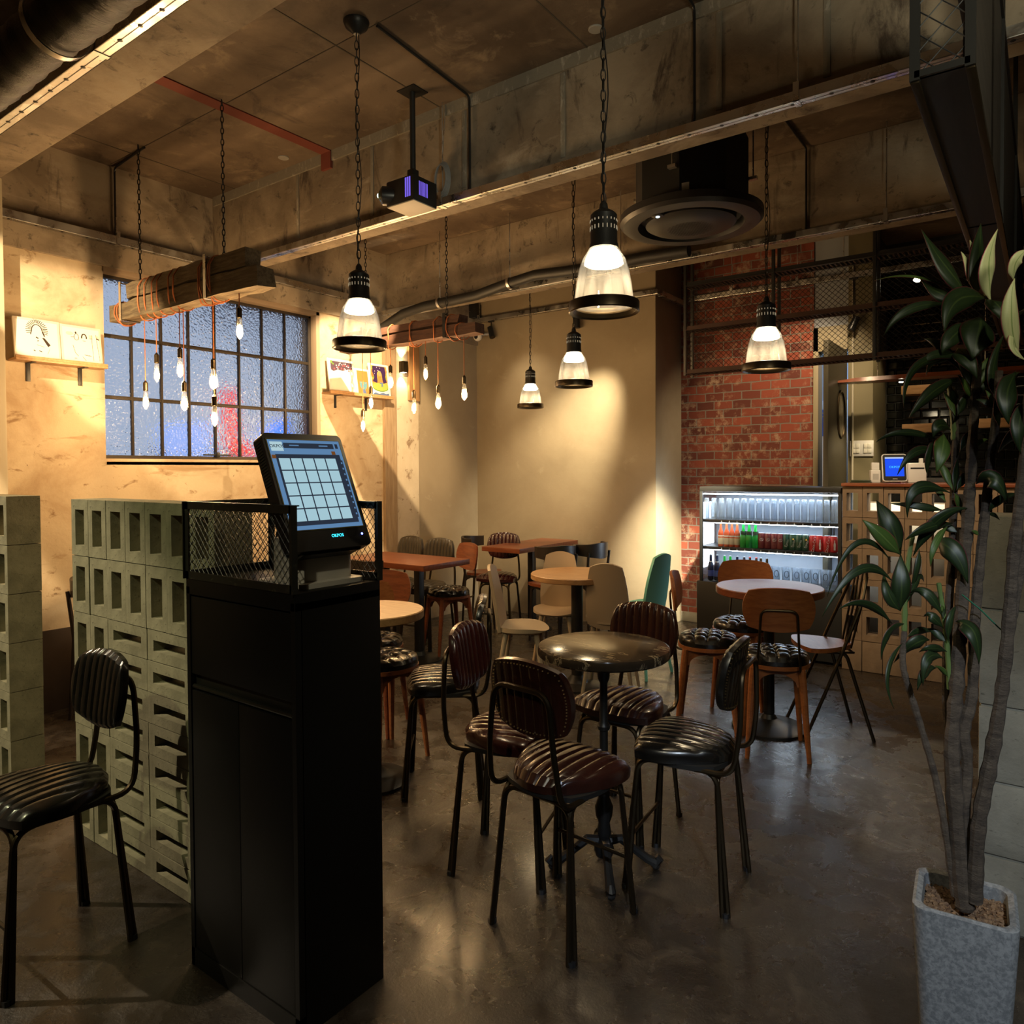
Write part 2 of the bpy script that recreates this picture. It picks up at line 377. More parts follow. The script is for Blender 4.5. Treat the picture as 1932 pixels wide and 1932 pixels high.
WOODDK = mat('dark_timber', (0.10, 0.042, 0.022), 0.7, var=(5, (0.05, 0.02, 0.012), 9, 0.35, 0.65), stretch=(1.5, 14, 14), bump=(14, 0.4, 0.006))
WOODBLK = mat('black_wood', (0.022, 0.015, 0.011), 0.4)
LEATHER_BR = mat('brown_leather', (0.038, 0.0105, 0.006), 0.27, var=(7, (0.018, 0.0055, 0.004), 6, 0.35, 0.7), bump=(45, 0.08, 0.002), coat=0.25)
LEATHER_BG = mat('burgundy_leather', (0.048, 0.010, 0.009), 0.25, var=(7, (0.025, 0.006, 0.006), 6, 0.35, 0.7), bump=(45, 0.08, 0.002), coat=0.25)
LEATHER_BK = mat('black_leather', (0.009, 0.0078, 0.006), 0.27, var=(7, (0.005, 0.0042, 0.0035), 6, 0.35, 0.7), bump=(45, 0.1, 0.002), coat=0.25)
LEATHER_OL = mat('dark_olive_leather', (0.024, 0.018, 0.010), 0.4, bump=(45, 0.08, 0.002), coat=0.15)
MARBLE = mat('black_marble', (0.030, 0.022, 0.015), 0.14, var=(5, (0.055, 0.040, 0.026), 7, 0.4, 0.7), stain=[(9, 0.575, 0.60, (0.33, 0.26, 0.16), (0.9, 2.8, 1)), (9, 0.602, 0.63, (0.030, 0.022, 0.015), (0.9, 2.8, 1))])
BEIGE = mat('beige_shell', (0.42, 0.33, 0.23), 0.5, bump=(60, 0.03, 0.002))
MINT = mat('mint_shell', (0.22, 0.62, 0.52), 0.45)
CORD = mat('copper_cord', (0.36, 0.105, 0.03), 0.7, bump=(300, 0.4, 0.002))
BULB_GLOW = emis('bulb_glow', (1.0, 0.62, 0.24), 38)
FILAMENT = emis('filament', (1.0, 0.70, 0.34), 160)
LED_WHITE = emis('led_white', (0.86, 0.93, 1.0), 26)
LAMP_GLOW = emis('lamp_diffuser', (1.0, 0.84, 0.58), 26)
# ------------------------------------------------------------------ structure
ZC = 3.153
def brick_mat():
    m = bpy.data.materials.new('old_red_brick'); m.use_nodes = True; N = m.node_tree.nodes; L = m.node_tree.links; b = N['Principled BSDF']
    tc = N.new('ShaderNodeTexCoord'); sp = N.new('ShaderNodeSeparateXYZ'); cb = N.new('ShaderNodeCombineXYZ')
    L.new(tc.outputs['Object'], sp.inputs[0]); L.new(sp.outputs[0], cb.inputs[0]); L.new(sp.outputs[2], cb.inputs[1])
    nz = N.new('ShaderNodeTexNoise'); nz.inputs['Scale'].default_value = 9; nz.inputs['Detail'].default_value = 4; L.new(tc.outputs['Object'], nz.inputs['Vector'])
    va = N.new('ShaderNodeVectorMath'); va.operation = 'MULTIPLY_ADD'; L.new(nz.outputs['Color'], va.inputs[0]); va.inputs[1].default_value = (0.016, 0.016, 0); L.new(cb.outputs[0], va.inputs[2])
    br = N.new('ShaderNodeTexBrick'); L.new(va.outputs[0], br.inputs['Vector']); br.inputs['Scale'].default_value = 1
    br.inputs['Brick Width'].default_value = 0.158; br.inputs['Row Height'].default_value = 0.0715; br.inputs['Mortar Size'].default_value = 0.0052; br.inputs['Mortar Smooth'].default_value = 0.25
    br.inputs['Color1'].default_value = (0.27, 0.060, 0.032, 1); br.inputs['Color2'].default_value = (0.085, 0.020, 0.014, 1); br.inputs['Mortar'].default_value = (0.20, 0.18, 0.155, 1); br.inputs['Bias'].default_value = -0.1
    n2 = N.new('ShaderNodeTexNoise'); n2.inputs['Scale'].default_value = 16; n2.inputs['Detail'].default_value = 8; n2.inputs['Roughness'].default_value = 0.7; L.new(tc.outputs['Object'], n2.inputs['Vector'])
    rg = N.new('ShaderNodeMapRange'); L.new(n2.outputs['Fac'], rg.inputs[0]); rg.inputs[1].default_value = 0.50; rg.inputs[2].default_value = 0.66
    n3 = N.new('ShaderNodeTexNoise'); n3.inputs['Scale'].default_value = 5; L.new(tc.outputs['Object'], n3.inputs['Vector'])
    r3 = N.new('ShaderNodeMapRange'); L.new(n3.outputs['Fac'], r3.inputs[0]); r3.inputs[1].default_value = 0.40; r3.inputs[2].default_value = 0.56
    mu = N.new('ShaderNodeMath'); mu.operation = 'MULTIPLY'; L.new(rg.outputs[0], mu.inputs[0]); L.new(r3.outputs[0], mu.inputs[1])
    mx = N.new('ShaderNodeMix'); mx.data_type = 'RGBA'; L.new(mu.outputs[0], mx.inputs[0]); L.new(br.outputs['Color'], mx.inputs[6]); mx.inputs[7].default_value = (0.42, 0.29, 0.20, 1)
    L.new(mx.outputs[2], b.inputs['Base Color']); b.inputs['Roughness'].default_value = 0.75
    ad = N.new('ShaderNodeMath'); ad.operation = 'MULTIPLY_ADD'; L.new(n2.outputs['Fac'], ad.inputs[0]); ad.inputs[1].default_value = 0.35
    iv = N.new('ShaderNodeMath'); iv.operation = 'SUBTRACT'; iv.inputs[0].default_value = 1; L.new(br.outputs['Fac'], iv.inputs[1]); L.new(iv.outputs[0], ad.inputs[2])
    bp = N.new('ShaderNodeBump'); bp.inputs['Strength'].default_value = 0.8; bp.inputs['Distance'].default_value = 0.012; L.new(ad.outputs[0], bp.inputs['Height']); L.new(bp.outputs[0], b.inputs['Normal'])
    return m
BRICK = brick_mat()
TILE = mat('black_glazed_tile', (0.008, 0.009, 0.008), 0.06, coat=0.5)
GROUT = mat('dark_grout', (0.03, 0.03, 0.028), 0.8)

struct('floor', MB().box((-5.2, -3.4, -0.1), (3.4, 7.6, 0)), FLOORM)
struct('ceiling', MB().box((-5.2, -3.4, ZC), (3.4, 7.6, ZC+0.12)), CONCRETE)
# window wall with its opening
WY0, WY1, WZ0, WZ1 = 2.062, 3.64, 1.425, 2.535
m = MB()
for a, b in (((-4.72, -3.4, 0), (-4.5, WY0, 2.56)), ((-4.72, WY1, 0), (-4.5, 4.30, 2.56)), ((-4.72, WY0, 0), (-4.5, WY1, WZ0)), ((-4.72, WY0, WZ1), (-4.5, WY1, 2.56))): m.box(a, b)
struct('wall_left', m, WALL_CREAM)
struct('trim_1', MB().box((-4.72, -3.4, 2.56), (-4.475, 5.56, ZC)), CONCRETE_BEAM)          # beam over the window wall
FORM = mat('formwork_strip', (0.33, 0.235, 0.14), 0.8, var=(5, (0.22, 0.145, 0.08), 8, 0.35, 0.65), stretch=(8, 8, 0.8), bump=(12, 0.3, 0.005))
struct('trim_2', MB().box((-4.72, 4.30, 0), (-4.47, 4.438, 2.56)), FORM)
struct('trim_3', MB().box((-4.72, 4.438, 0), (-4.485, 4.722, 2.56)), mat('peeling_concrete', (0.50, 0.42, 0.31), 0.85, var=(3, (0.40, 0.32, 0.22), 9, 0.42, 0.7), stain=[(9, 0.60, 0.66, (0.22, 0.15, 0.09)), (30, 0.68, 0.72, (0.10, 0.06, 0.04))], bump=(22, 0.3, 0.008)))
struct('wall_left_rear', MB().box((-4.72, 4.722, 0), (-4.495, 5.7, 2.56)), WALL_PLASTER)
struct('baseboard_left', MB().box((-4.5, 1.40, 0), (-4.488, 4.30, 0.46), 0.002), mat('dark_wainscot', (0.035, 0.022, 0.015), 0.5))
struct('wall_back', MB().box((-4.72, 5.558, 0), (-2.602, 5.72, ZC)), WALL_PLASTER)
struct('trim_4', MB().box((-2.78, 5.562, 0), (-2.60, 6.10, ZC)), PILLAR_PLASTER)
struct('wall_brick', MB().box((-2.62, 6.08, 0), (-1.487, 6.2, ZC)), BRICK)
struct('baseboard_back', MB().box((-2.6, 6.066, 0), (-1.487, 6.08, 0.085), 0.004), mat('painted_plinth', (0.34, 0.31, 0.25), 0.7, stain=[(24, 0.62, 0.7, (0.10, 0.08, 0.06))]))
struct('trim_5', MB().box((-4.49, 1.02, 0), (-4.31, 1.49, 2.85), 0.01), mat('smooth_cream_plaster', (0.46, 0.40, 0.29), 0.7, bump=(5, 0.08, 0.01)))   # pier at the left edge
struct('wall_front', MB().box((-5.2, -3.4, 0), (3.4, -3.3, ZC)), DARK_WALL)
struct('wall_right', MB().box((3.3, -3.4, 0), (3.4, 7.6, ZC)), DARK_WALL)
struct('wall_bar_side', MB().box((-1.236, 6.08, 0), (-1.06, 6.62, ZC), 0.004), OLIVE_WALL)
struct('wall_bar', MB().box((-1.10, 6.62, 0), (3.4, 6.75, ZC)), GROUT)
m = MB(); tw, th = 0.124, 0.0672
for r in range(28):
    for c in range(18):
        x = -1.05 + c*tw - (tw/2 if r % 2 else 0); z = 0.93 + r*th; x0, x1 = max(x, -1.055)+0.0015, min(x+tw, 1.0)-0.0015
        if x1-x0 < 0.03: continue
        z0, z1 = z+0.0015, z+th-0.0015; q = 0.010; y0, y1 = 6.620, 6.611
        m.add([(x0,y0,z0),(x1,y0,z0),(x1,y0,z1),(x0,y0,z1),(x0+q,y1,z0+q),(x1-q,y1,z0+q),(x1-q,y1,z1-q),(x0+q,y1,z1-q)], [(4,5,6,7),(0,1,5,4),(1,2,6,5),(2,3,7,6),(3,0,4,7)])
struct('trim_6', m, TILE)                                                                    # bevelled black tiles behind the bar
# beams
struct('trim_7', MB().box((-4.475, 1.215, 2.85), (3.3, 1.487, ZC), 0.008), CONCRETE_BEAM)
struct('trim_8', MB().box((-4.475, 2.755, 2.70), (3.3, 2.962, ZC), 0.008), CONCRETE_BEAM)
struct('trim_9', MB().box((-4.475, 4.33, 2.68), (3.3, 4.56, ZC), 0.008), CONCRETE_BEAM)
# cast joints standing out on the middle beam, ledge strip under the slab
m = MB()
for px in (215, 420, 560, 701, 875, 1062, 1357, 1560):
    q = at(px, 200, 'y', 2.755); m.box((q.x-0.012, 2.751, 2.72), (q.x+0.012, 2.757, 3.09), 0.002)
m.box((-4.45, 2.745, 3.095), (3.2, 2.757, ZC))
struct('trim_10', m, mat('beam_joints', (0.20, 0.175, 0.135), 0.85, stain=[(30, 0.55, 0.68, (0.36, 0.32, 0.26), (1, 1, 0.5))], bump=(50, 0.5, 0.006)))
struct('trim_11', MB().box((-3.345, 1.487, ZC-0.006), (-3.265, 2.755, ZC+0.01)).box((-3.345, 2.738, 3.055), (-3.265, 2.757, ZC)), RED_PAINT)
m = MB()
for x in (-4.2, -2.45, -1.6, -0.7): m.box((x-0.003, 1.487, ZC-0.002), (x+0.003, 2.75, ZC+0.01))
m.box((-4.45, 2.09, ZC-0.0015), (-0.2, 2.094, ZC+0.01))
struct('trim_12', m, mat('slab_joint', (0.07, 0.055, 0.04), 0.9))
# doorway, casing, back room
struct('trim_13', MB().box((-1.487, 6.06, 0), (-1.449, 6.2, 2.45), 0.003).box((-1.487, 6.06, 2.26), (-1.236, 6.2, 2.45), 0.003), mat('door_casing', (0.30, 0.26, 0.17), 0.6))
PW = mat('passage_wall', (0.35, 0.38, 0.42), 0.8)
struct('wall_passage', MB().box((-1.75, 7.3, 0), (-1.06, 7.4, ZC)), PW)
struct('wall_passage_side', MB().box((-1.85, 6.2, 0), (-1.75, 7.3, ZC)), PW)
struct('trim_14', MB().box((-1.487, 6.09, 2.45), (-1.236, 6.2, ZC)), PW)
light('passage_light', 'AREA', (-1.42, 6.75, 2.5), 9, (0.45, 0.66, 1.0), target=(-1.42, 6.76, 0), sx=0.25, sy=0.4)

# window 1
win = bpy.data.objects.new('window_1', None); COL.objects.link(win); win['kind'] = 'structure'
XW = -4.575
fr = MB(); IRON = mat('dark_iron', (0.030, 0.022, 0.016), 0.5, 0.4, bump=(60, 0.2, 0.003))
ys = [at(p, 700, 'x', XW).y for p in (247.5, 303.5, 355, 404, 450, 493.5, 536.5)]
zb, zt = 1.447, 2.565
for y in ys: fr.box((XW-0.012, y-0.0065, zb), (XW+0.014, y+0.0065, zt), 0.002)
for z in (2.168, 1.798): fr.box((XW-0.012, WY0, z-0.011), (XW+0.012, 3.61, z+0.011), 0.002)
fr.box((XW-0.02, WY0-0.02, 1.405), (XW+0.018, 3.62, 1.447), 0.003).box((XW-0.02, WY0-0.02, 2.512), (XW+0.018, 3.62, 2.55), 0.003)
fr.box((XW-0.02, WY0-0.03, 1.41), (XW+0.018, WY0+0.018, 2.55), 0.003).box((XW-0.02, 3.592, 1.41), (XW+0.018, 3.62, 2.55), 0.003)
struct('frame', fr, IRON, win)
def pane_mat():
    m = bpy.data.materials.new('hammered_glass'); m.use_nodes = True; N = m.node_tree.nodes; L = m.node_tree.links; b = N['Principled BSDF']
    b.inputs['Transmission Weight'].default_value = 1; b.inputs['Roughness'].default_value = 0.18; b.inputs['IOR'].default_value = 1.45; b.inputs['Base Color'].default_value = (0.92, 0.95, 1, 1)
    tc = N.new('ShaderNodeTexCoord'); v = N.new('ShaderNodeTexVoronoi'); v.feature = 'SMOOTH_F1'; v.inputs['Scale'].default_value = 75; L.new(tc.outputs['Object'], v.inputs['Vector'])
    bp = N.new('ShaderNodeBump'); bp.inputs['Strength'].default_value = 0.55; bp.inputs['Distance'].default_value = 0.010; L.new(v.outputs['Distance'], bp.inputs['Height']); L.new(bp.outputs[0], b.inputs['Normal']); return m
struct('panes', MB().box((XW-0.004, WY0-0.01, 1.42), (XW+0.001, 3.61, 2.54)), pane_mat(), win)
struct('casing', MB().box((-4.60, 3.615, 1.40), (-4.494, 3.648, 2.56), 0.003).box((-4.60, WY0, 2.53), (-4.494, 3.648, 2.562), 0.003).box((-4.62, WY0, 1.385), (-4.5, 3.62, 1.41), 0.003), mat('bare_wood_casing', (0.26, 0.19, 0.13), 0.8, bump=(12, 0.3, 0.004), stretch=(8, 8, 1)), win)
lt = MB()
yl = (ys[3])
lt.box((XW+0.014, yl-0.10, 1.452), (XW+0.03, yl+0.10, 1.462), 0.003).box((XW+0.014, yl-0.012, 1.44), (XW+0.04, yl+0.012, 1.475), 0.004)
struct('latch', lt, BLACK_STEEL, win)
# the street outside
struct('floor_street', MB().box((-8.2, -3.4, -0.1), (-5.2, 9, -0.002)), mat('asphalt', (0.03, 0.03, 0.035), 0.6))
struct('wall_street', MB().box((-8.0, -3.4, 0), (-7.8, 11, 1.1), 0).box((-8.0, 4.6, 3.2), (-7.8, 5.6, 4.2)).box((-8.0, 6.15, 1.1), (-7.8, 6.7, 4.0)), mat('dusk_facade', (0.16, 0.17, 0.20), 0.9))
def outsign(name, pts, mt, label):
    m = MB()
    x = -4.95
    P = [at(a, b, 'x', x) for a, b in pts]; v = [(x, p.y, p.z) for p in P]; n = len(v)
    m.add(v+[(x-0.06, a, b) for _, a, b in v], [tuple(range(n)), tuple(range(2*n-1, n-1, -1))]+[(i, (i+1) % n, n+(i+1) % n, n+i) for i in range(n)])
    lo = min(v, key=lambda q: q[2]); o = solo(name, m, mt, label, 'sign')
    MB().box((x-0.05, lo[1]-0.02, 0), (x-0.01, lo[1]+0.02, lo[2]+0.05)).build('post', BLACK_STEEL, o)
    return o
outsign('street_sign', [(428, 735), (441, 735), (450, 830), (495, 862), (440, 862), (436, 820)], emis('red_sign_light', (1.0, 0.04, 0.05), 1.1), 'glowing red street sign blurred behind the right part of the frosted window')
outsign('street_sign', [(505, 815), (540, 790), (548, 840), (505, 850)], emis('blue_sign_light', (0.05, 0.22, 1.0), 1.4), 'glowing blue street sign seen low at the right end of the frosted window')
outsign('shop_light', [(310, 800), (395, 795), (398, 862), (308, 864)], emis('pale_blue_light', (0.34, 0.50, 1.0), 1.0), 'pale blue lit panel glowing low in the middle of the frosted window')
# door
d = bpy.data.objects.new('door_1', None); COL.objects.link(d); d['kind'] = 'structure'
XD = -1.24
leaf = MB().box((XD-0.035, 5.47, 0.01), (XD, 6.07, 2.25), 0.004)
struct('leaf', leaf, mat('dark_olive_door', (0.052, 0.045, 0.026), 0.5), d)
pc = at(1586, 782, 'x', XD); pt = at(1586, 738, 'x', XD)
rp = abs(pt.z-pc.z); e = 0.667
ring = MB(); pts = [(XD+0.004, pc.y+math.cos(2*PI*k/28)*rp*e, pc.z+math.sin(2*PI*k/28)*rp) for k in range(28)]
ring.tube(pts, 0.009, 6, closed=True); struct('porthole_ring', ring, DARK_BRONZE, d)
pg = MB(); pg.add([(XD+0.003, pc.y+math.cos(2*PI*k/28)*rp*e, pc.z+math.sin(2*PI*k/28)*rp) for k in range(28)]+[(XD-0.003, pc.y+math.cos(2*PI*k/28)*rp*e, pc.z+math.sin(2*PI*k/28)*rp) for k in range(28)], [tuple(range(28)), tuple(range(55, 27, -1))]+[(k, (k+1) % 28, 28+(k+1) % 28, 28+k) for k in range(28)])
struct('porthole_glass', pg, mat('porthole_glass', (0.16, 0.14, 0.09), 0.15), d)
struct('handle', MB().tube(fillet([(XD, 5.52, 0.86), (XD+0.03, 5.52, 0.86), (XD+0.03, 5.52, 1.10), (XD, 5.52, 1.10)], 0.015), 0.006, 6), BLACK_STEEL, d)
# low wall of cast concrete at the right, slatted bar front behind it
m = MB()
zz = [0.0, 0.215, 0.43, 0.65, 0.93, 1.205]
for a, b in zip(zz, zz[1:]): m.box((-0.152, 2.5, a+0.004), (1.6, 2.72, b-0.004), 0.006)
m.box((-0.146, 2.506, 0), (1.59, 2.71, 1.2))
struct('wall_low', m, mat('cast_block_wall', (0.26, 0.25, 0.205), 0.9, var=(8, (0.19, 0.18, 0.145), 8, 0.35, 0.65), stain=[(40, 0.60, 0.7, (0.09, 0.085, 0.065), (1, 1, 2.5))], bump=(50, 0.5, 0.005)))
# ------------------------------------------------------------------ chairs  (local: front +y, floor z = 0)
def chair_a(name, label, leather, loc, rz, group):
    t = thing(name, label, 'chair', loc, rz, group)
    s = MB().join(pad(0.315, 0.31, 0.052, ribs=9, k=0.75, groove=0.009, taper=-0.35, dome=0.012), T(0, 0.0, 0.432))
    s.build('seat', leather, t)
    MB().join(board(0.30, 0.295, 0.014, k=0.75), T(0, 0, 0.427)).build('seat_board', BLACK_PAINT, t)
    B = T(0, -0.172, 0.70) @ RX(8) @ Matrix(((1,0,0,0),(0,0,1,0),(0,1,0,0),(0,0,0,1)))
    MB().join(pad(0.295, 0.225, 0.034, ribs=9, k=0.72, groove=0.008, bend=0.018), B).build('backrest', leather, t)
    st = MB()
    for k in range(62):
        a = 2*PI*k/62; u, v = math.cos(a), math.sin(a); q = max(abs(u), abs(v)); u, v = u/q*0.90, v/q*0.88
        x = u*math.sqrt(1-0.72*v*v/2)*0.1475; y = v*math.sqrt(1-0.72*u*u/2)*0.1125
        st.ball((x, y, 0.018*(x/0.1475)**2-0.001), 0.0026, 5, 3, B)
    st.build('stud_trim', BRASS, t)
    r = 0.0085; hx, hy = 0.118, 0.125
    def U(p, q, a, b): return MB().tube(fillet([a, p, q, b], 0.05, 6), r, 8)
    for sx in (-1, 1): U((sx*hx, -hy, 0.418), (sx*hx, hy, 0.418), (sx*0.142, -0.165, 0), (sx*0.142, 0.165, 0)).build('leg_frame', DARK_BRONZE, t)
    for sy in (-1, 1): U((-hx, sy*hy, 0.412), (hx, sy*hy, 0.412), (-0.150, sy*0.150, 0), (0.150, sy*0.150, 0)).build('leg_frame', DARK_BRONZE, t)
    st = MB(); st.tube([(-0.138, 0.142, 0.17), (0.138, 0.142, 0.17)], 0.006, 6); st.build('stretcher', DARK_BRONZE, t)
    hp = fillet([(-0.125, 0.02, 0.420), (-0.13, -0.175, 0.420), (-0.118, -0.195, 0.56), (-0.098, -0.195, 0.735), (0.098, -0.195, 0.735), (0.118, -0.195, 0.56), (0.13, -0.175, 0.420), (0.125, 0.02, 0.420)], 0.05, 6)
    MB().tube(hp, r, 8).build('back_hoop', DARK_BRONZE, t)
    for sx in (-1, 1):
        for sy in (-1, 1): MB().lathe([(0.013, 0), (0.013, 0.014)], 8, (sx*0.146, sy*0.158, 0)).build('foot_cap', BLACK_PLASTIC, t)
    return t
def chair_b(name, label, wood, loc, rz, group):
    t = thing(name, label, 'chair', loc, rz, group)
    MB().join(pad(0.31, 0.30, 0.05, k=0.95, dome=0.010, tuft=[(a, b) for a in (-0.45, 0, 0.45) for b in (-0.45, 0, 0.45)], nv=26), T(0, 0, 0.432)).build('seat', LEATHER_BK, t)
    MB().join(board(0.315, 0.305, 0.018, k=0.95), T(0, 0, 0.424)).build('seat_ring', wood, t)
    ap = MB(); q = 0.108
    arc = [(-q, 0.415), (-q, 0.335)]+[(-q*0.80*math.cos(PI*k/8), 0.335+0.058*math.sin(PI*k/8)) for k in range(9)]+[(q, 0.335), (q, 0.415)]
    for a in range(4): ap.prism(arc, -0.008, 0.008, RZ(90*a) @ T(0, q-0.002, 0) @ RX(90))
    ap.build('apron', wood, t)
    for sx in (-1, 1):
        for sy in (-1, 1):
            MB().tube([(sx*0.104, sy*0.104, 0.415), (sx*0.112, sy*0.114, 0.33), (sx*0.135, sy*0.148, 0)], [0.019, 0.018, 0.0105], 10).build('leg', wood, t)
    hp = fillet([(-0.09, -0.10, 0.412), (-0.095, -0.158, 0.412), (-0.085, -0.176, 0.55), (-0.078, -0.188, 0.70), (0.078, -0.188, 0.70), (0.085, -0.176, 0.55), (0.095, -0.158, 0.412), (0.09, -0.10, 0.412)], 0.035, 6)
    MB().tube(hp, 0.0058, 8).build('back_rod', DARK_BRONZE, t)
    B = T(0, -0.178, 0.70) @ RX(6) @ Matrix(((1,0,0,0),(0,0,1,0),(0,1,0,0),(0,0,0,1)))
    MB().join(board(0.315, 0.205, 0.013, k=0.62, bend=0.025), B).build('backrest', wood, t)
    return t
def chair_c(name, label, shell, loc, rz, group):
    t = thing(name, label, 'chair', loc, rz, group)
    V = []; n = 20; m = 14                      # seat with a scooped front and a rear lip
    F = []
    for s_ in (0, 1):
        for i in range(n+1):
            for j in range(m+1):
                u, v = -1+2*i/n, -1+2*j/m; x = u*math.sqrt(1-0.9*v*v/2)*0.150; y = v*math.sqrt(1-0.9*u*u/2)*0.150
                e = max(0, 1-abs(u)**4)*max(0, 1-abs(v)**4)
                z = 0.452 - 0.012*e + 0.012*u*u - 0.012*max(0, v)**3 if s_ == 0 else 0.418 + 0.022*(1-e)
                V.append((x, y, z))
    J = m+1; n1 = (n+1)*J
    for i in range(n):
        for j in range(m):
            a = i*J+j; F += [(a, a+J, a+J+1, a+1), (n1+a, n1+a+1, n1+a+J+1, n1+a+J)]
    for i in range(n):
        for j in (0, m): a = i*J+j; F.append((a, a+J, n1+a+J, n1+a))
    for j in range(m):
        for i in (0, n): a = i*J+j; F.append((a, a+1, n1+a+1, n1+a))
    q = MB(); q.v = V; q.f = F; q.build('seat', shell, t)
    B = T(0, -0.160, 0.605) @ RX(9) @ Matrix(((1,0,0,0),(0,0,1,0),(0,1,0,0),(0,0,0,1)))
    MB().join(board(0.245, 0.40, 0.017, k=0.50, bend=0.018, taper=0.14), B).build('backrest', shell, t)
    for sx in (-1, 1):
        for sy in (-1, 1):
            MB().tube([(sx*0.085, sy*0.085, 0.43), (sx*0.150, sy*0.155, 0)], [0.0155, 0.0095], 10).build('leg', shell, t)
    return t
def chair_d(name, label, loc, rz):
    t = thing(name, label, 'chair', loc, rz)
    MB().join(board(0.28, 0.28, 0.022, k=0.8, taper=-0.5), T(0, 0.01, 0.448)).build('seat', WOODO, t)
    hp = [(-0.150, 0.15, 0.0), (-0.140, 0.02, 0.30), (-0.135, -0.06, 0.50), (-0.120, -0.135, 0.68), (-0.085, -0.17, 0.80), (-0.03, -0.185, 0.845), (0.03, -0.185, 0.845), (0.085, -0.17, 0.80), (0.120, -0.135, 0.68), (0.135, -0.06, 0.50), (0.140, 0.02, 0.30), (0.150, 0.15, 0.0)]
    MB().tube(fillet(hp, 0.09, 6), 0.0088, 8).build('back_loop', DARK_BRONZE, t)
    for x in (-0.075, -0.026, 0.026, 0.075):
        MB().tube([(x*0.8, -0.105, 0.44), (x*0.95, -0.15, 0.65), (x, -0.178, 0.835 if abs(x) < 0.05 else 0.80)], 0.0055, 6).build('spindle', DARK_BRONZE, t)
    for sx in (-1, 1):
        MB().tube(fillet([(sx*0.10, 0.10, 0.432), (sx*0.115, -0.06, 0.432), (sx*0.145, -0.185, 0)], 0.04, 6), 0.0088, 8).build('leg', DARK_BRONZE, t)
    MB().tube(fillet([(-0.11, -0.10, 0.430), (-0.11, 0.12, 0.430), (0.11, 0.12, 0.430), (0.11, -0.10, 0.430), (-0.11, -0.10, 0.430)], 0.04, 5), 0.006, 6).build('seat_frame', DARK_BRONZE, t)
    return t
def chair_e(name, label, loc, rz, group=None):
    t = thing(name, label, 'chair', loc, rz, group)
    MB().join(board(0.30, 0.29, 0.022, k=0.7, taper=-0.3, bend=0.006), T(0, 0, 0.452)).build('seat', WOODR, t)
    ap = MB(); q = 0.118
    for a in range(4): ap.prism([(-q, 0.442), (-q, 0.400), (-q*0.6, 0.425), (q*0.6, 0.425), (q, 0.400), (q, 0.442)], -0.008, 0.008, RZ(90*a) @ T(0, q, 0) @ RX(90))
    ap.build('apron', WOODBLK, t)
    for sx in (-1, 1):
        MB().tube([(sx*0.118, 0.118, 0.44), (sx*0.130, 0.140, 0)], [0.013, 0.009], 8).build('leg', WOODBLK, t)
        MB().tube([(sx*0.130, -0.150, 0), (sx*0.120, -0.122, 0.44), (sx*0.133, -0.15, 0.70)], [0.009, 0.013, 0.010], 8).build('leg', WOODBLK, t)
    V = []; F = []; n = 22
    for i in range(n+1):
        a = PI*(0.04+0.92*i/n); x = -0.165*math.cos(a); y = -0.03-0.15*math.sin(a); h = 0.022+0.040*math.sin(a)**2 + 0.02*abs(math.cos(a))**3; z0 = 0.722-0.012*math.sin(a)
        nx, ny = -math.cos(a), -math.sin(a)*0.9
        for (o_, zz) in ((0.011, h), (-0.011, h), (-0.009, -h), (0.009, -h)): V.append((x+nx*o_, y+ny*o_, z0+zz))
    for i in range(n):
        for k in range(4): F.append((i*4+k, i*4+(k+1) % 4, i*4+4+(k+1) % 4, i*4+4+k))
    F += [(0, 1, 2, 3), (n*4+3, n*4+2, n*4+1, n*4)]
    m = MB(); m.v = V; m.f = F; m.bevel(0.004, 2); m.build('back_rail', WOODBLK, t, ang=50)
    return t
G_A = 'ribbed leather chairs with metal frames'; G_B = 'bentwood chairs with tufted black seats'; G_C = 'one-colour shell chairs with tapered legs'; G_E = 'dark chairs with a curved back rail'
A0 = chair_a('ribbed_chair', 'brown ribbed leather chair with its back and brass studs to the camera, at marble table', LEATHER_BR, (-1.155, 1.825, 0), -5, G_A)
dup(A0, (-1.47, 1.985, 0), -74, 'burgundy ribbed leather chair on the left side of the round marble table, facing right', G_A, {LEATHER_BR: LEATHER_BG})
dup(A0, (-0.935, 2.235, 0), 96, 'black ribbed leather chair on the right side of the round marble table, facing left', G_A, {LEATHER_BR: LEATHER_BK})
dup(A0, (-1.285, 2.475, 0), 178, 'brown ribbed leather chair behind the round marble table, facing the camera', G_A)
dup(A0, (-2.06, 2.31, 0), 129, 'black ribbed leather chair facing left at the round wooden table beside the black cabinet', G_A, {LEATHER_BR: LEATHER_BK})
dup(A0, (-2.25, 0.855, 0), 181, 'black ribbed leather chair cut by the left edge, in front of the pierced block wall', G_A, {LEATHER_BR: LEATHER_BK})
dup(A0, (-4.17, 4.125, 0), 176, 'dark olive ribbed chair behind the long wooden table, the left one of two', G_A, {LEATHER_BR: LEATHER_OL})
dup(A0, (-3.83, 4.115, 0), 184, 'dark olive ribbed chair behind the long wooden table, the right one of two', G_A, {LEATHER_BR: LEATHER_OL})
dup(A0, (-3.66, 4.80, 0), 200, 'burgundy ribbed chair at the far table in the room corner', G_A, {LEATHER_BR: LEATHER_BG})
B0 = chair_b('bentwood_chair', 'orange wood chair, tufted black seat, back to camera at the table by the fridge', WOODO, (-1.035, 3.525, 0), 22, G_B)
dup(B0, (-1.42, 3.665, 0), -72, 'orange wood chair seen from the side, left of the round table by the fridge', G_B)
dup(B0, (-1.40, 4.12, 0), 190, 'orange wood chair between the round table and the glowing drinks fridge, facing the camera', G_B)
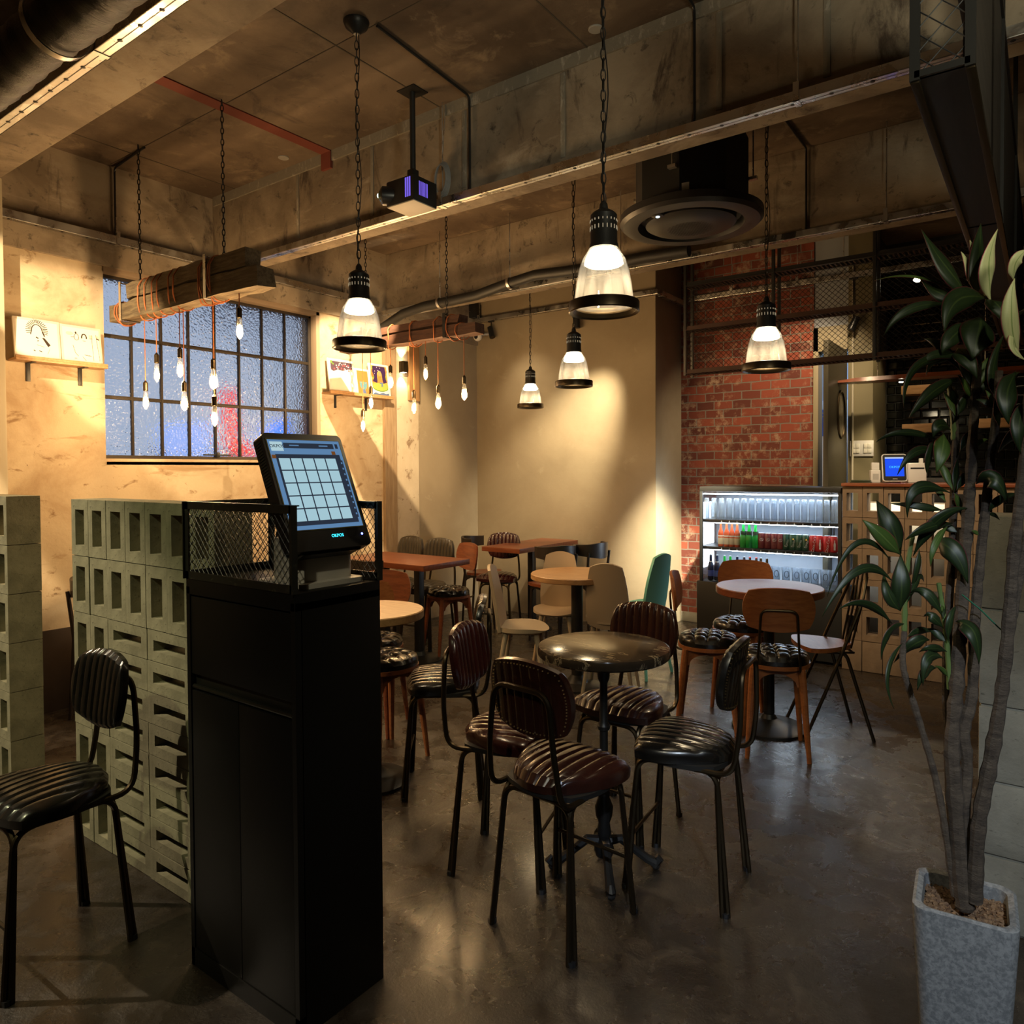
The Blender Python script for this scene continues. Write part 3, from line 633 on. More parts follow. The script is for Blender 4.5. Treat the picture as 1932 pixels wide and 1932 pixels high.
dup(B0, (-3.54, 4.03, 0), 158, 'red-stained wood chair with black seat at the right end of the long table', G_B, {WOODO: WOODR})
dup(B0, (-2.83, 2.62, 0), 205, 'red-stained wood chair behind the round table, half hidden by the black cabinet', G_B, {WOODO: WOODR})
dup(B0, (-2.505, 2.395, 0), -100, 'wooden chair with black seat, its edge showing just right of the black cabinet', G_B)
C0 = chair_c('shell_chair', 'beige shell chair seen side-on, left of the round table by the back wall', BEIGE, (-2.40, 3.37, 0), -62, G_C)
dup(C0, (-2.51, 3.90, 0), 205, 'beige shell chair facing the camera, behind the round table by the back wall', G_C)
dup(C0, (-2.10, 3.86, 0), 20, 'beige shell chair with its back to the camera, by the back-wall round table', G_C)
dup(C0, (-2.16, 4.36, 0), 82, 'mint green shell chair right of the round table by the back wall', G_C, {BEIGE: MINT})
chair_d('spindle_chair', 'bronze metal chair with looped spindle back and wooden seat, by the drinks fridge', (-0.90, 3.92, 0), 122)
E0 = chair_e('curved_back_chair', 'dark curved-back chair with a red wood seat, left of the far corner table', (-3.93, 4.93, 0), -70, G_E)
dup(E0, (-3.08, 4.72, 0), 60, 'dark curved-back chair right of the far corner table, nearer to the camera', G_E)
dup(E0, (-2.97, 5.02, 0), 82, 'dark curved-back chair right of the far corner table, nearer to the back wall', G_E)
dup(E0, (-3.62, 3.34, 0), 0, 'dark curved-back chair at the near side of the long wooden table, behind wire mesh', G_E)
dup(E0, (-4.20, 1.93, 0), -60, 'dark wooden chair standing in the gap between the two pierced block walls', G_E)
# ------------------------------------------------------------------ tables
def round_table(label, loc, r, h, top, th, colr, baser, group=None, topname='tabletop'):
    t = thing('round_table', label, 'table', loc, 0, group)
    MB().lathe([(r-0.004, h-th), (r, h-th+0.004), (r, h-0.004), (r-0.004, h)], 48).build(topname, top, t)
    MB().lathe([(colr, 0.03), (colr, h-th)], 24).build('column', BLACK_STEEL, t)
    MB().lathe([(baser, 0), (baser, 0.012), (baser*0.94, 0.018), (baser*0.45, 0.034), (colr*1.5, 0.055), (colr*1.05, 0.075)], 40).build('base', BLACK_STEEL, t)
    return t
G_T = 'round wooden cafe tables'
round_table('round wooden table with a black column in front of the glowing drinks fridge', (-1.145, 3.80, 0), 0.265, 0.735, WOODR, 0.038, 0.027, 0.185, G_T)
round_table('round wooden table with beige and mint chairs in front of the back wall', (-2.33, 3.85, 0), 0.285, 0.705, WOODL, 0.034, 0.036, 0.155, G_T)
round_table('round wooden table half hidden behind the right side of the black cabinet', (-2.34, 2.16, 0), 0.225, 0.745, WOODL, 0.036, 0.030, 0.160, G_T)
t = thing('marble_table', 'small round black marble table on a cast iron pedestal with scrolled feet', 'table', (-1.184, 2.125, 0))
MB().lathe([(0.212, 0.722), (0.219, 0.728), (0.220, 0.745), (0.216, 0.754), (0.205, 0.757)], 56).build('tabletop', MARBLE, t)
MB().lathe([(0.016, 0.10), (0.024, 0.13), (0.019, 0.16), (0.028, 0.185), (0.031, 0.215), (0.019, 0.245), (0.022, 0.262), (0.014, 0.275), (0.014, 0.47), (0.020, 0.475), (0.022, 0.487), (0.014, 0.50), (0.013, 0.63), (0.020, 0.645), (0.024, 0.70), (0.030, 0.722)], 20).build('column', BLACK_STEEL, t)
MB().lathe([(0.028, 0.05), (0.034, 0.07), (0.026, 0.105)], 16).build('hub', BLACK_STEEL, t)
for k in range(4):
    m = MB().tube([(0.02, 0, 0.10), (0.055, 0, 0.105), (0.10, 0, 0.070), (0.145, 0, 0.036), (0.172, 0, 0.022), (0.186, 0, 0.034), (0.176, 0, 0.046)], [0.017, 0.015, 0.013, 0.015, 0.018, 0.014, 0.008], 8)
    m.ball((0.172, 0, 0.012), 0.016, 8, 6, sz=0.75)
    q = MB().join(m, RZ(90*k+36)); q.build('foot', BLACK_STEEL, t)
def rect_table(label, cx, cy, wx, wy, h, colpos, baser, group):
    t = thing('rectangular_table', label, 'table', (cx, cy, 0), 0, group)
    MB().box((-wx/2, -wy/2, h-0.038), (wx/2, wy/2, h), 0.003).build('tabletop', WOODR, t)
    for x, y in colpos:
        MB().box((x-0.026, y-0.026, 0.02), (x+0.026, y+0.026, h-0.038), 0.003).build('column', BLACK_STEEL, t)
        MB().lathe([(baser, 0), (baser, 0.010), (baser*0.9, 0.016), (0.05, 0.035), (0.035, 0.06)], 36, (x, y, 0)).build('base', BLACK_STEEL, t)
    return t
rect_table('long red-brown wooden table by the window wall, behind the black cabinet', -3.66, 3.68, 0.84, 0.47, 0.725, [(0.075, 0.085), (-0.27, 0.085)], 0.165, 'rectangular wooden tables')
rect_table('red-brown wooden table in the far room corner', -3.50, 5.05, 0.38, 0.88, 0.725, [(0, 0)], 0.165, 'rectangular wooden tables')
# ------------------------------------------------------------------ pierced block walls
def block_mesh(name, wx, dy, hz, hx, hh, mt, solid=False):
    m = MB(); x0, x1, z0, z1 = 0.0015, wx-0.0015, 0.0015, hz-0.0015
    if solid: m.box((x0, 0, z0), (x1, dy, z1), 0.004)
    else:
        a, b, c, d_ = (wx-hx)/2, (wx+hx)/2, (hz-hh)/2, (hz+hh)/2
        for y in (0, dy): m.add([(x0,y,z0),(x1,y,z0),(x1,y,z1),(x0,y,z1),(a,y,c),(b,y,c),(b,y,d_),(a,y,d_)], [(0,1,5,4),(1,2,6,5),(2,3,7,6),(3,0,4,7)])
        n = 8
        m.f += [(0,1,n+1,n),(1,2,n+2,n+1),(2,3,n+3,n+2),(3,0,n,n+3),(4,5,n+5,n+4),(5,6,n+6,n+5),(6,7,n+7,n+6),(7,4,n+4,n+7)]
        m.bevel(0.005, 2, 40)
    return m.mesh(name, mt)
BW, BH, BD = 0.1333, 0.2075, 0.128
me_v = block_mesh('concrete_block', BW, BD, BH, 0.070, 0.130, BLOCKM)
me_h = block_mesh('concrete_block', BW*2, BD, BH/2, 0.190, 0.036, BLOCKM)
me_c = block_mesh('concrete_block', 0.1235, 0.12, 0.2035, 0.070, 0.120, BLOCKM2)
me_s = block_mesh('concrete_block', 0.1235, 0.12, 0.2035, 0, 0, BLOCKM2, True)
def block(me, loc, label, group):
    o = bpy.data.objects.new('concrete_block', me); COL.objects.link(o)
    o.location = (loc[0]+random.uniform(-.0008, .0008), loc[1]+random.uniform(-.002, .002), loc[2]); return tag(o, label, 'block', group)
X0, Y0 = -2.905, 1.205
for r in range(6):                                   # rows counted from the top
    z = (5-r)*BH
    for c in range(7 if r < 2 else 2):
        block(me_v, (X0+c*BW, Y0, z), f'upright pierced block of the green-lit wall, {ORD[r]} row from the top, {ORD[c]} from the left', 'upright blocks of the pierced wall beside the cabinet')
for r in range(8):
    for c in range(2):
        block(me_h, (X0+(2+2*c)*BW, Y0, (7-r)*BH/2), f'flat slotted block of the green-lit wall, {ORD[r]} from top in its {"left" if c == 0 else "right"} stack', 'flat slotted blocks of the pierced wall beside the cabinet')
for r in range(6):
    z = (5-r)*BH
    for c in range(3):
        block(me_v, (-3.503-(c+1)*BW, Y0-0.005, z), f'pierced block at the left edge, {ORD[r]} row from the top, {ORD[c]} from the right', 'blocks of the pierced wall at the left edge')
for r in range(6):
    for c in range(8):
        block(me_s if r == 5 else me_c, (-1.092+c*0.1235, 5.212, (5-r)*0.2035), f'brownish block of the bar front, {ORD[r]} row from the top, {ORD[c]} from the left', 'blocks of the bar front')
# ------------------------------------------------------------------ black cabinet with the wire cage
cx0, cx1, cy0, cy1, ch = -1.867, -1.402, 1.057, 1.325, 1.055
t = thing('cabinet', 'tall narrow black cabinet with a tilt-out front, standing at the end of the block wall', 'cabinet', ((cx0+cx1)/2, (cy0+cy1)/2, 0))
W2, D2 = (cx1-cx0)/2, (cy1-cy0)/2
CAB = mat('black_laminate', (0.0042, 0.0040, 0.0036), 0.5, spec=0.3, bump=(90, 0.03, 0.001))
m = MB().box((-W2, -D2+0.016, 0), (W2, D2, ch-0.022), 0.0015).box((-W2, -D2, 0), (-W2+0.016, -D2+0.02, ch-0.022)).box((W2-0.016, -D2, 0), (W2, -D2+0.02, ch-0.022)).box((-W2, -D2, 0), (W2, -D2+0.02, 0.05))
m.build('body', CAB, t)
MB().box((-W2, -D2, ch-0.042), (W2, D2, ch), 0.0015).build('top', CAB, t)
MB().box((-W2+0.019, -D2+0.002, 0.80), (W2-0.019, -D2+0.015, ch-0.047), 0.001).build('drawer_front', CAB, t)
g = MB(); g.box((-W2+0.018, -D2+0.015, 0.762), (W2-0.018, -D2+0.0165, 0.80)).tube([(-W2+0.02, -D2+0.008, 0.765), (W2-0.02, -D2+0.008, 0.765)], 0.006, 8)
g.build('grip_rail', mat('dark_anodised', (0.035, 0.034, 0.028), 0.3, 0.6), t)
for a, b in ((-W2+0.019, -0.0012), (0.0012, W2-0.019)): MB().box((a, -D2+0.002, 0.052), (b, -D2+0.015, 0.755), 0.001).build('door', CAB, t)
cz0, cz1 = ch, 1.262
t = thing('wire_cage', 'low expanded metal cage with scuffed steel edges on top of the black cabinet', 'cage', ((cx0+cx1)/2, (cy0+cy1)/2, ch))
SCUFF = mat('scuffed_steel', (0.022, 0.021, 0.017), 0.45, 0.3, stain=[(26, 0.56, 0.66, (0.075, 0.072, 0.045))])
m = MB(); h = cz1-cz0; b = 0.020
for y in (-D2, D2): m.box((-W2, y-0.002, 0), (W2, y+0.002, b)).box((-W2, y-0.002, h-b), (W2, y+0.002, h)).box((-W2, y-0.002, 0), (-W2+b*0.8, y+0.002, h)).box((W2-b*0.8, y-0.002, 0), (W2, y+0.002, h))
for sy in (-1, 1): m.box((-W2, sy*D2, h-0.003), (W2, sy*(D2-b*0.8), h))
m.box((-W2-0.002, -D2, 0), (-W2+0.002, D2, b)).box((-W2-0.002, -D2, h-b), (-W2+0.002, D2, h))
for y in (-D2, D2): m.box((-W2-0.002, y-b*0.4, 0), (-W2+0.002, y+b*0.4, h)).box((W2-0.002, y-b*0.4, 0), (W2+0.002, y+b*0.4, h))
m.build('frame', SCUFF, t)
for y in (-D2+0.004, D2-0.004): MB().join(diamond_mesh(2*W2-0.02, h-0.01, 0.021, 0.048, 0.0014), T(-W2+0.01, y, 0.005)).build('mesh_panel', BLACK_STEEL, t)
MB().join(diamond_mesh(2*D2-0.01, h-0.01, 0.021, 0.048, 0.0014), T(-W2+0.005, -D2+0.005, 0.005) @ RZ(90)).build('mesh_panel', BLACK_STEEL, t)
# ------------------------------------------------------------------ touch-screen till on the cabinet
th, ph = -1.8, 24.0
PO = Vector((-1.499, 1.196, 1.307))
t = thing('till', 'big tilted touch-screen till with a grid of pale blue buttons, on the black cabinet', 'till', (PO.x, PO.y, ch), 90+th)
Z0 = PO.z-ch                                             # local frame: screen faces -y (turned to +x by the 103 degree spin), x to its right
FR = T(0, 0, Z0) @ RX(-ph) @ RX(90)                      # screen plane: x right, y up, z towards the viewer
W_, H_ = 0.2195, 0.243
bz = MB().join(MB().prism(rrect(W_+0.022, H_+0.072, 0.014), -0.034, 0.006), FR @ T(0, -0.018, 0)); bz.bevel(0.003, 2)
hs = bz.build('housing', BLACK_PLASTIC, t)
v = MB()
for k in range(16): v.box((-W_/2-0.0125, H_/2-0.005-k*0.0075, -0.028), (-W_/2-0.010, H_/2-0.001-k*0.0075, -0.004))
MB().join(v, FR).build('vent_slots', mat('vent_dark', (0.03, 0.032, 0.022), 0.4), hs)
MB().join(MB().prism(rrect(W_*0.86, 0.04, 0.012), -0.045, -0.006), FR @ T(0, -H_/2-0.040, 0)).bevel(0.006, 2).build('chin', BLACK_PLASTIC, t)
rim = MB()
for a, b, c, d_ in ((-W_/2-0.003, W_/2+0.003, H_/2, H_/2+0.003), (-W_/2-0.003, W_/2+0.003, -H_/2-0.003, -H_/2), (-W_/2-0.003, -W_/2, -H_/2, H_/2), (W_/2, W_/2+0.003, -H_/2, H_/2)): rim.box((a, c, 0.0055), (b, d_, 0.0072))
MB().join(rim, FR).build('screen_rim', mat('olive_rim', (0.10, 0.09, 0.02), 0.4), t)
def scr(name, rects, mt, z, par):
    m = MB()
    for a, b, c, d_ in rects: m.box((a*W_, c*H_, z-0.0004), (b*W_, d_*H_, z))
    return MB().join(m, FR).build(name, mt, par)
SB = emis('screen_blue', (0.105, 0.22, 0.40), 1.0); SD = emis('screen_dark', (0.022, 0.030, 0.048), 1.0); SL = emis('screen_button', (0.36, 0.56, 0.64), 1.0); SW = emis('screen_label', (0.42, 0.60, 0.66), 1.0)
ORN = emis('screen_orange', (0.16, 0.06, 0.015), 1.0)
sc = scr('screen', [(-0.5, 0.5, -0.5, 0.5)], SB, 0.0062, t)
scr('screen_bars', [(-0.30, 0.40, 0.405, 0.465), (-0.44, 0.455, -0.455, 0.335), (0.425, 0.465, 0.41, 0.465), (0.43, 0.475, -0.40, 0.27)], SD, 0.0068, sc)
scr('title_plate', [(-0.475, -0.315, 0.37, 0.475)], SW, 0.0072, sc)
scr('menu_tabs', [(0.345, 0.40, 0.335, 0.375), (-0.492, -0.44, 0.285, 0.325)], ORN, 0.0074, sc)
bt = []
for r in range(5):
    for c in range(5): bt.append((-0.412+c*0.161, -0.412+c*0.161+0.143, 0.16-r*0.142, 0.16-r*0.142+0.128))
scr('button_grid', bt, SL, 0.0074, sc)
MB().join(text('OKPOS', 0.0125, 0.0006), FR @ T(-0.395*W_, 0.423*H_, 0.0076)).build('screen_title', SD, sc)
m = MB()
for s_, x, y in (('00000', -0.16, 0.437), ('00-00-00', 0.25, 0.437)):
    m.join(MB().box((x*W_-0.014, y*H_-0.0015, 0.0070), (x*W_+0.014, y*H_+0.0015, 0.0072)))
for k in range(10): m.box((0.443*W_, (0.225-k*0.066)*H_, 0.007), (0.462*W_, (0.245-k*0.066)*H_, 0.0073))
MB().join(m, FR).build('screen_marks', SB, sc)
MB().join(text('OKPOS', 0.0115, 0.0006), FR @ T(0.02, -H_/2-0.021, 0.0064)).build('lit_badge', emis('cyan_badge', (0.05, 0.75, 1.0), 2.2), t)
MB().join(MB().lathe([(0.003, 0), (0.003, 0.001)], 10), FR @ T(W_/2-0.012, -H_/2-0.022, 0.006)).build('power_light', emis('blue_power_led', (0.15, 0.2, 1.0), 6), t)
st = MB().join(MB().prism(rrect(0.165, 0.125, 0.02), 0.012, 0.118), T(0.012, 0.028, 0)); st.bevel(0.006, 2)
GREYW = mat('warm_grey_plastic', (0.52, 0.49, 0.43), 0.4)
st.build('stand', GREYW, t)
MB().join(MB().prism(rrect(0.20, 0.19, 0.02), 0, 0.012), T(0.008, 0.03, 0)).bevel(0.003, 2).build('foot_plate', GREYW, t)
MB().join(MB().prism(rrect(0.15, 0.13, 0.03), -0.03, 0.0), FR @ T(-0.02, 0.0, -0.036)).bevel(0.008, 2).build('back_cover', GREYW, t)
m = MB()
for k in range(3): m.tube(fillet([(0.02*k-0.02, 0.10, 0.20), (0.02*k-0.03, 0.16, 0.12), (0.03*k-0.02, 0.15, 0.008), (0.10, 0.13+0.01*k, 0.005)], 0.03), 0.003, 5)
m.build('cables', BLACK_PLASTIC, t)
# ------------------------------------------------------------------ pendant lamps
def pendant(x, y, zr, label):
    t = thing('pendant_lamp', label, 'lamp', (x, y, ZC), 0, 'pendant lamps with clear bell shades')
    k = zr-ZC
    MB().lathe([(0.012, -0.05), (0.02, -0.042), (0.045, -0.022), (0.052, -0.004), (0.052, 0)], 24).build('canopy', BLACK_STEEL, t)
    chain((0, 0, -0.045), (0, 0, k+0.335), 0.040, 0.010, 0.0021).build('chain', BLACK_STEEL, t)
    MB().tube([(0.008*math.sin(i*0.9)+0.006, 0.006*math.cos(i*0.7), -0.045+(k+0.33+0.045)*i/14) for i in range(15)], 0.002, 5).build('cable', BLACK_PLASTIC, t)
    MB().lathe([(0.005, k+0.345), (0.012, k+0.335), (0.014, k+0.320), (0.034, k+0.308), (0.041, k+0.300), (0.042, k+0.215), (0.045, k+0.208), (0.045, k+0.198), (0.036, k+0.196)], 28).build('cap', BLACK_STEEL, t)
    m = MB()
    for i in range(20):
        for z0, hh in ((0.278, 0.006), (0.252, 0.012)): m.box((0.0405, -0.0011, k+z0), (0.0428, 0.0011, k+z0+hh), 0, RZ(i*18+8))
    m.build('cap_vents', emis('vent_glow', (1.0, 0.8, 0.5), 0.35) if 'vent_glow' not in bpy.data.materials else bpy.data.materials['vent_glow'], t)
    pr = [(0.044, 0.200), (0.050, 0.190), (0.066, 0.165), (0.078, 0.130), (0.085, 0.09), (0.090, 0.05), (0.093, 0.022)]
    m = MB().lathe([(r, k+z) for r, z in pr]+[(r-0.0025, k+z) for r, z in reversed(pr)], 40, cap=False); m.build('shade', LAMP_GLASS, t, ang=80)
    MB().lathe([(0.098, k+0.036), (0.107, k+0.034), (0.109, k+0.030), (0.109, k+0.003), (0.106, k), (0.096, k+0.004), (0.088, k+0.016), (0.088, k+0.020), (0.096, k+0.030), (0.098, k+0.036)], 44, cap=False).build('rim', DARK_BRONZE, t)
    MB().lathe([(0.036, k+0.198), (0.045, k+0.190), (0.056, k+0.168), (0.060, k+0.152), (0.055, k+0.148)], 28).build('diffuser', LAMP_GLOW, t)
    light('lamp_light', 'SPOT', (0, 0, k+0.135), 16, (1.0, 0.76, 0.45), t, size=0.04, angle=165, blend=0.5)
    return t
pendant(-2.257, 2.034, 1.838, 'clear bell pendant lamp hanging in front of the window wall, leftmost of the five')
pendant(-1.108, 1.998, 1.826, 'largest clear bell pendant lamp, hanging above the round marble table')
pendant(-1.046, 3.420, 1.793, 'clear bell pendant lamp hanging in front of the red brick wall')
pendant(-2.209, 3.625, 1.822, 'clear bell pendant lamp in front of the bright far wall, just below the largest one')
pendant(-3.423, 4.932, 1.852, 'smallest and farthest clear bell pendant lamp, before the bright far wall')
# ------------------------------------------------------------------ timbers hung on chains with filament bulbs
def timber(label, y, xa, xb, za, xc, xd, zb, chains, straps, wraps, wood, dy=0.048):
    t = thing('hanging_timber', label, 'beam', ((xa+xb)/2, y, za)); ox = (xa+xb)/2
    def rough(x0, x1, z0, z1, d_):
        m = MB(); n = 14; V = []; F = []
        for i in range(n+1):
            x = x0+(x1-x0)*i/n
            for (sy, z) in ((-d_, z0), (d_, z0), (d_, z1), (-d_, z1)):
                j = 0.005; V.append((x-ox + (random.uniform(-.008, .008) if i in (0, n) else 0), sy+random.uniform(-j, j), z-za+random.uniform(-j, j)))
        for i in range(n):
            for k in range(4): F.append((i*4+k, i*4+(k+1) % 4, i*4+4+(k+1) % 4, i*4+4+k))
        F += [(3, 2, 1, 0), (n*4, n*4+1, n*4+2, n*4+3)]
        m.v = V; m.f = F; m.bevel(0.004, 1); return m
    rough(xa, xb, za, zb[0], dy).build('lower_timber', wood, t); rough(xc, xd, zb[0]+0.014, zb[1], dy*0.90).build('upper_timber', wood, t)
    for cxx in chains:
        m = chain((cxx-ox, 0, ZC-za), (cxx-ox, 0, zb[1]-za), 0.034, 0.009, 0.0026); m.build('chain', BLACK_STEEL, t)
    for sxx in straps:
        m = MB(); q = dy+0.004
        m.box((sxx-ox-0.011, -q-0.003, -0.004), (sxx-ox+0.011, -q, zb[1]-za+0.02)).box((sxx-ox-0.011, q, -0.004), (sxx-ox+0.011, q+0.003, zb[1]-za+0.02)).box((sxx-ox-0.011, -q, -0.005), (sxx-ox+0.011, q, -0.002)).tube([(sxx-ox, -q-0.002, zb[1]-za+0.012), (sxx-ox, q+0.002, zb[1]-za+0.012)], 0.004, 6)
        m.build('strap', CHROME if wood is WOODOLD else BLACK_STEEL, t)
    for wxx in wraps:
        q = dy+0.009; hgt = (zb[1] if xc+0.02 < wxx < xd-0.02 else zb[0])-za; a = random.uniform(-0.03, 0.03); b = random.uniform(0.01, 0.035)
        pts = [(wxx-ox+a, -q, hgt*0.8), (wxx-ox+a*1.3, -q-0.004, hgt*0.3), (wxx-ox, -q*0.6, -0.018-random.random()*0.02), (wxx-ox+b*0.4, q*0.6, -0.016), (wxx-ox+b*0.7, q+0.003, hgt*0.4), (wxx-ox+b*0.8, q*0.8, hgt+0.006), (wxx-ox+a+b, -q*0.7, hgt+0.010), (wxx-ox+a, -q, hgt*0.8)]
        MB().tube(fillet(pts, 0.03, 4), 0.0036, 6).build('cord_wrap', CORD, t)
    return t
timber('weathered double timber hung on chains in front of the window, cords wrapped around it', 2.06, -4.325, -2.915, 2.197, -4.135, -3.02, (2.292, 2.388), (-4.06, -3.25), (-4.185, -3.335), (-4.22, -4.20, -3.98, -3.92, -3.85, -3.78, -3.68, -3.60, -3.40, -3.36, -3.30, -3.27), WOODOLD)
timber('dark reddish timber hung on chains farther back, between window wall and far wall', 3.55, -4.10, -2.845, 2.195, -4.05, -2.98, (2.262, 2.325), (-3.87, -3.115), (-3.86, -3.095), (-3.78, -3.62, -3.42, -3.20, -3.04, -2.98, -3.38), WOODDK)
def bulb(px, py, y, ztop, label, fat, group):
    p = at(px, py, 'y', y); t = thing('filament_bulb', label, 'bulb', (p.x, y, ztop), 0, group); z = p.z-ztop
    MB().tube([(0, 0, 0), (0, 0, z+0.095)], 0.0026, 6).build('cord', CORD, t)
    MB().lathe([(0.003, z+0.108), (0.009, z+0.100), (0.0125, z+0.096), (0.0125, z+0.052), (0.010, z+0.050)], 16).build('socket', DARK_BRONZE, t)
    f = fat
    MB().lathe([(0.009, z+0.052), (0.011, z+0.040), (0.013*f, z+0.015), (0.0165*f, z-0.012), (0.0155*f, z-0.030), (0.009*f, z-0.045), (0.002, z-0.052)], 20).build('envelope', LAMP_GLASS, t, ang=80)
    MB().lathe([(0.003, z+0.018), (0.008*f, z+0.008), (0.0115*f, z-0.012), (0.0105*f, z-0.028), (0.004, z-0.040)], 12).build('filament', FILAMENT, t, ang=80)
    light('bulb_light', 'POINT', (0, 0, z-0.075), 7.0, (1.0, 0.60, 0.26), t, size=0.02)
G1 = 'filament bulbs on the timber before the window'; G2 = 'filament bulbs on the farther timber'
W1 = 'glowing filament bulb under the weathered timber, '; W2 = 'glowing filament bulb under the dark farther timber, '
for px, py, s_, f in ((275, 755, 'leftmost, hanging low', 1), (296, 703, 'second from the left, hanging higher', 0.9), (340, 694, 'slim one left of centre, hanging high', 1.05), (348, 757, 'pear-shaped, low in the middle', 1.15), (403, 716, 'brightest, above another bulb', 1.3), (405, 785, 'lowest, right below the brightest one', 0.95), (452, 620, 'rightmost and highest', 1)):
    bulb(px, py, 2.06, 2.197, W1+s_, f, G1)
for px, py, s_, f in ((685, 800, 'leftmost and lowest, by the shelf', 1), (700, 757, 'slim one before the coloured pictures', 1.05), (737, 718, 'round one just left of the sconce', 1.2), (781, 766, 'beside the vertical wood plank end', 1), (803, 702, 'highest one, right of the plank', 0.95), (827, 757, 'long one, second from the right', 1.25), (876, 740, 'rightmost, starry bright', 1.2)):
    bulb(px, py, 3.55, 2.195, W2+s_, f, G2)
# ------------------------------------------------------------------ cable trays
def tray(label, p0, p1, wd, ht, hang=(), up=ZC):
    a, b = Vector(p0), Vector(p1); L_ = (b-a).length; d = (b-a).normalized(); ang = math.degrees(math.atan2(d.y, d.x))
    t = thing('cable_tray', label, 'cable tray', a, ang, 'galvanised cable trays under the beams')
    m = MB().box((0, -wd/2, 0), (L_, wd/2, 0.0025)).box((0, -wd/2, 0), (L_, -wd/2+0.0025, ht)).box((0, wd/2-0.0025, 0), (L_, wd/2, ht)).tube([(0, -wd/2+0.001, 0.001), (L_, -wd/2+0.001, 0.001)], 0.0026, 6)
    m.build('channel', CHROME, t)
    n = min(42, int(L_/0.13)); s = MB()
    for i in range(n):
        x = 0.06+i*0.13; s.lathe([(0.0085, -0.0012), (0.006, -0.0022)], 8, (x, 0, 0))
    s.box((0.06, -0.0006, -0.0016), (0.06+(n-1)*0.13, 0.0006, -0.0008))
    s.build('slot_row', BLACK_STEEL, t)
    for x in hang:
        MB().tube([(x, 0, ht*0.5), (x, 0, up-a.z)], 0.0035, 6).build('hanger_rod', CHROME, t)
        MB().box((x-0.010, -wd/2-0.004, -0.003), (x+0.010, wd/2+0.004, 0.0)).box((x-0.010, -wd/2-0.004, -0.003), (x+0.010, -wd/2-0.001, ht+0.03)).box((x-0.010, wd/2+0.001, -0.003), (x+0.010, wd/2+0.004, ht+0.012)).build('hanger_clip', CHROME, t)
    return t
q1 = at(190, 90, 'y', 1.175).x
tray('wide galvanised cable tray under the nearest ceiling beam, top left', (-4.30, 1.175, 2.735), (0.8, 1.175, 2.735), 0.05, 0.052, (q1+4.30, 3.3))
tray('galvanised cable tray along the middle beam, running the whole picture width', (-4.44, 2.722, 2.643), (1.5, 2.722, 2.643), 0.044, 0.036, (at(835, 300, 'y', 2.722).x+4.44, at(1505, 160, 'y', 2.722).x+4.44))
tray('galvanised cable tray along the third beam, behind the round air conditioner', (-4.44, 4.265, 2.630), (1.5, 4.265, 2.630), 0.044, 0.036, (at(1672, 400, 'y', 4.265).x+4.44, 2.2))
tray('galvanised cable tray along the top of the far plaster wall', (-4.46, 5.50, 2.765), (-2.545, 5.50, 2.755), 0.044, 0.040, (0.05,))
tray('short galvanised cable tray along the side of the plaster pillar', (-2.545, 5.53, 2.755), (-2.545, 6.02, 2.755), 0.044, 0.040)
tray('galvanised cable tray along the brick wall behind the hanging mesh shelf', (-2.50, 6.03, 2.79), (1.0, 6.03, 2.79), 0.044, 0.040, (0.37, 0.9, 1.24))
tray('galvanised cable tray along the window wall above the window', (-4.44, 1.50, 2.688), (-4.44, 4.20, 2.688), 0.044, 0.045, (at(220, 450, 'x', -4.44).y-1.5, at(648, 560, 'x', -4.44).y-1.5), 2.85)
# ------------------------------------------------------------------ ceiling equipment
def cable(name, pts, r, label, mt=BLACK_PLASTIC, cat='cable', fr_=0.03, group=None):
    o = pts[0]; return solo(name, MB().tube(fillet([Vector(p)-Vector(o) for p in pts], fr_, 4), r, 8), mt, label, cat, o, 0, group)
zc = ZC-0.008
a = at(690, 60, 'z', zc); b = at(890, 184, 'z', zc)
cable('conduit', [(-2.20, a.y, zc), (b.x, 2.744, zc), (b.x, 2.744, 2.68)], 0.006, 'black conduit from the lamp canopy across the ceiling and down the middle beam')
c = at(1310, 20, 'y', 2.744)
cable('conduit', [(c.x, 2.2, zc), (c.x, 2.744, zc), (c.x, 2.744, 2.70), (c.x-0.03, 2.744, 2.68)], 0.006, 'black conduit running down the middle beam near the upper right')
a = at(262, 272, 'z', zc)
cable('conduit', [(-4.05, 2.09, zc), (-4.463, at(216, 320, 'x', -4.463).y, zc), (-4.463, at(216, 320, 'x', -4.463).y, 2.73)], 0.006, 'thin black conduit from the ceiling down the beam above the window')
c = at(1521, 300, 'y', 4.32)
cable('conduit', [(c.x, 3.2, zc), (c.x, 4.32, zc), (c.x, 4.32, 2.67)], 0.006, 'black conduit running down the third beam above the bar')
# duct at the top left
t = thing('flexible_duct', 'black flexible duct with white clamp bands under the ceiling, top left corner', 'duct', (-2.9, 0.86, 2.52))
m = MB(); L_ = 4.2
m.lathe([(0.072+0.0035*math.sin(i*2.1)+0.002*math.sin(i*0.37), -1.4+L_*i/130) for i in range(131)], 20, M=RY(90)); m.build('hose', mat('black_duct_foil', (0.012, 0.012, 0.010), 0.35, bump=(30, 0.5, 0.01), stretch=(4, 1, 1)), t)
for px in (62,):
    x = at(60, 75, 'y', 0.80).x+2.9
    MB().lathe([(0.082, -0.012), (0.085, -0.012), (0.085, 0.012), (0.082, 0.012), (0.082, -0.012)], 28, cap=False, M=T(x, 0, 0) @ RY(90)).build('clamp_band', CHROME, t)
    MB().tube([(x, 0, 0.08), (x, 0, ZC-2.52)], 0.004, 6).build('hanger_rod', BLACK_STEEL, t)
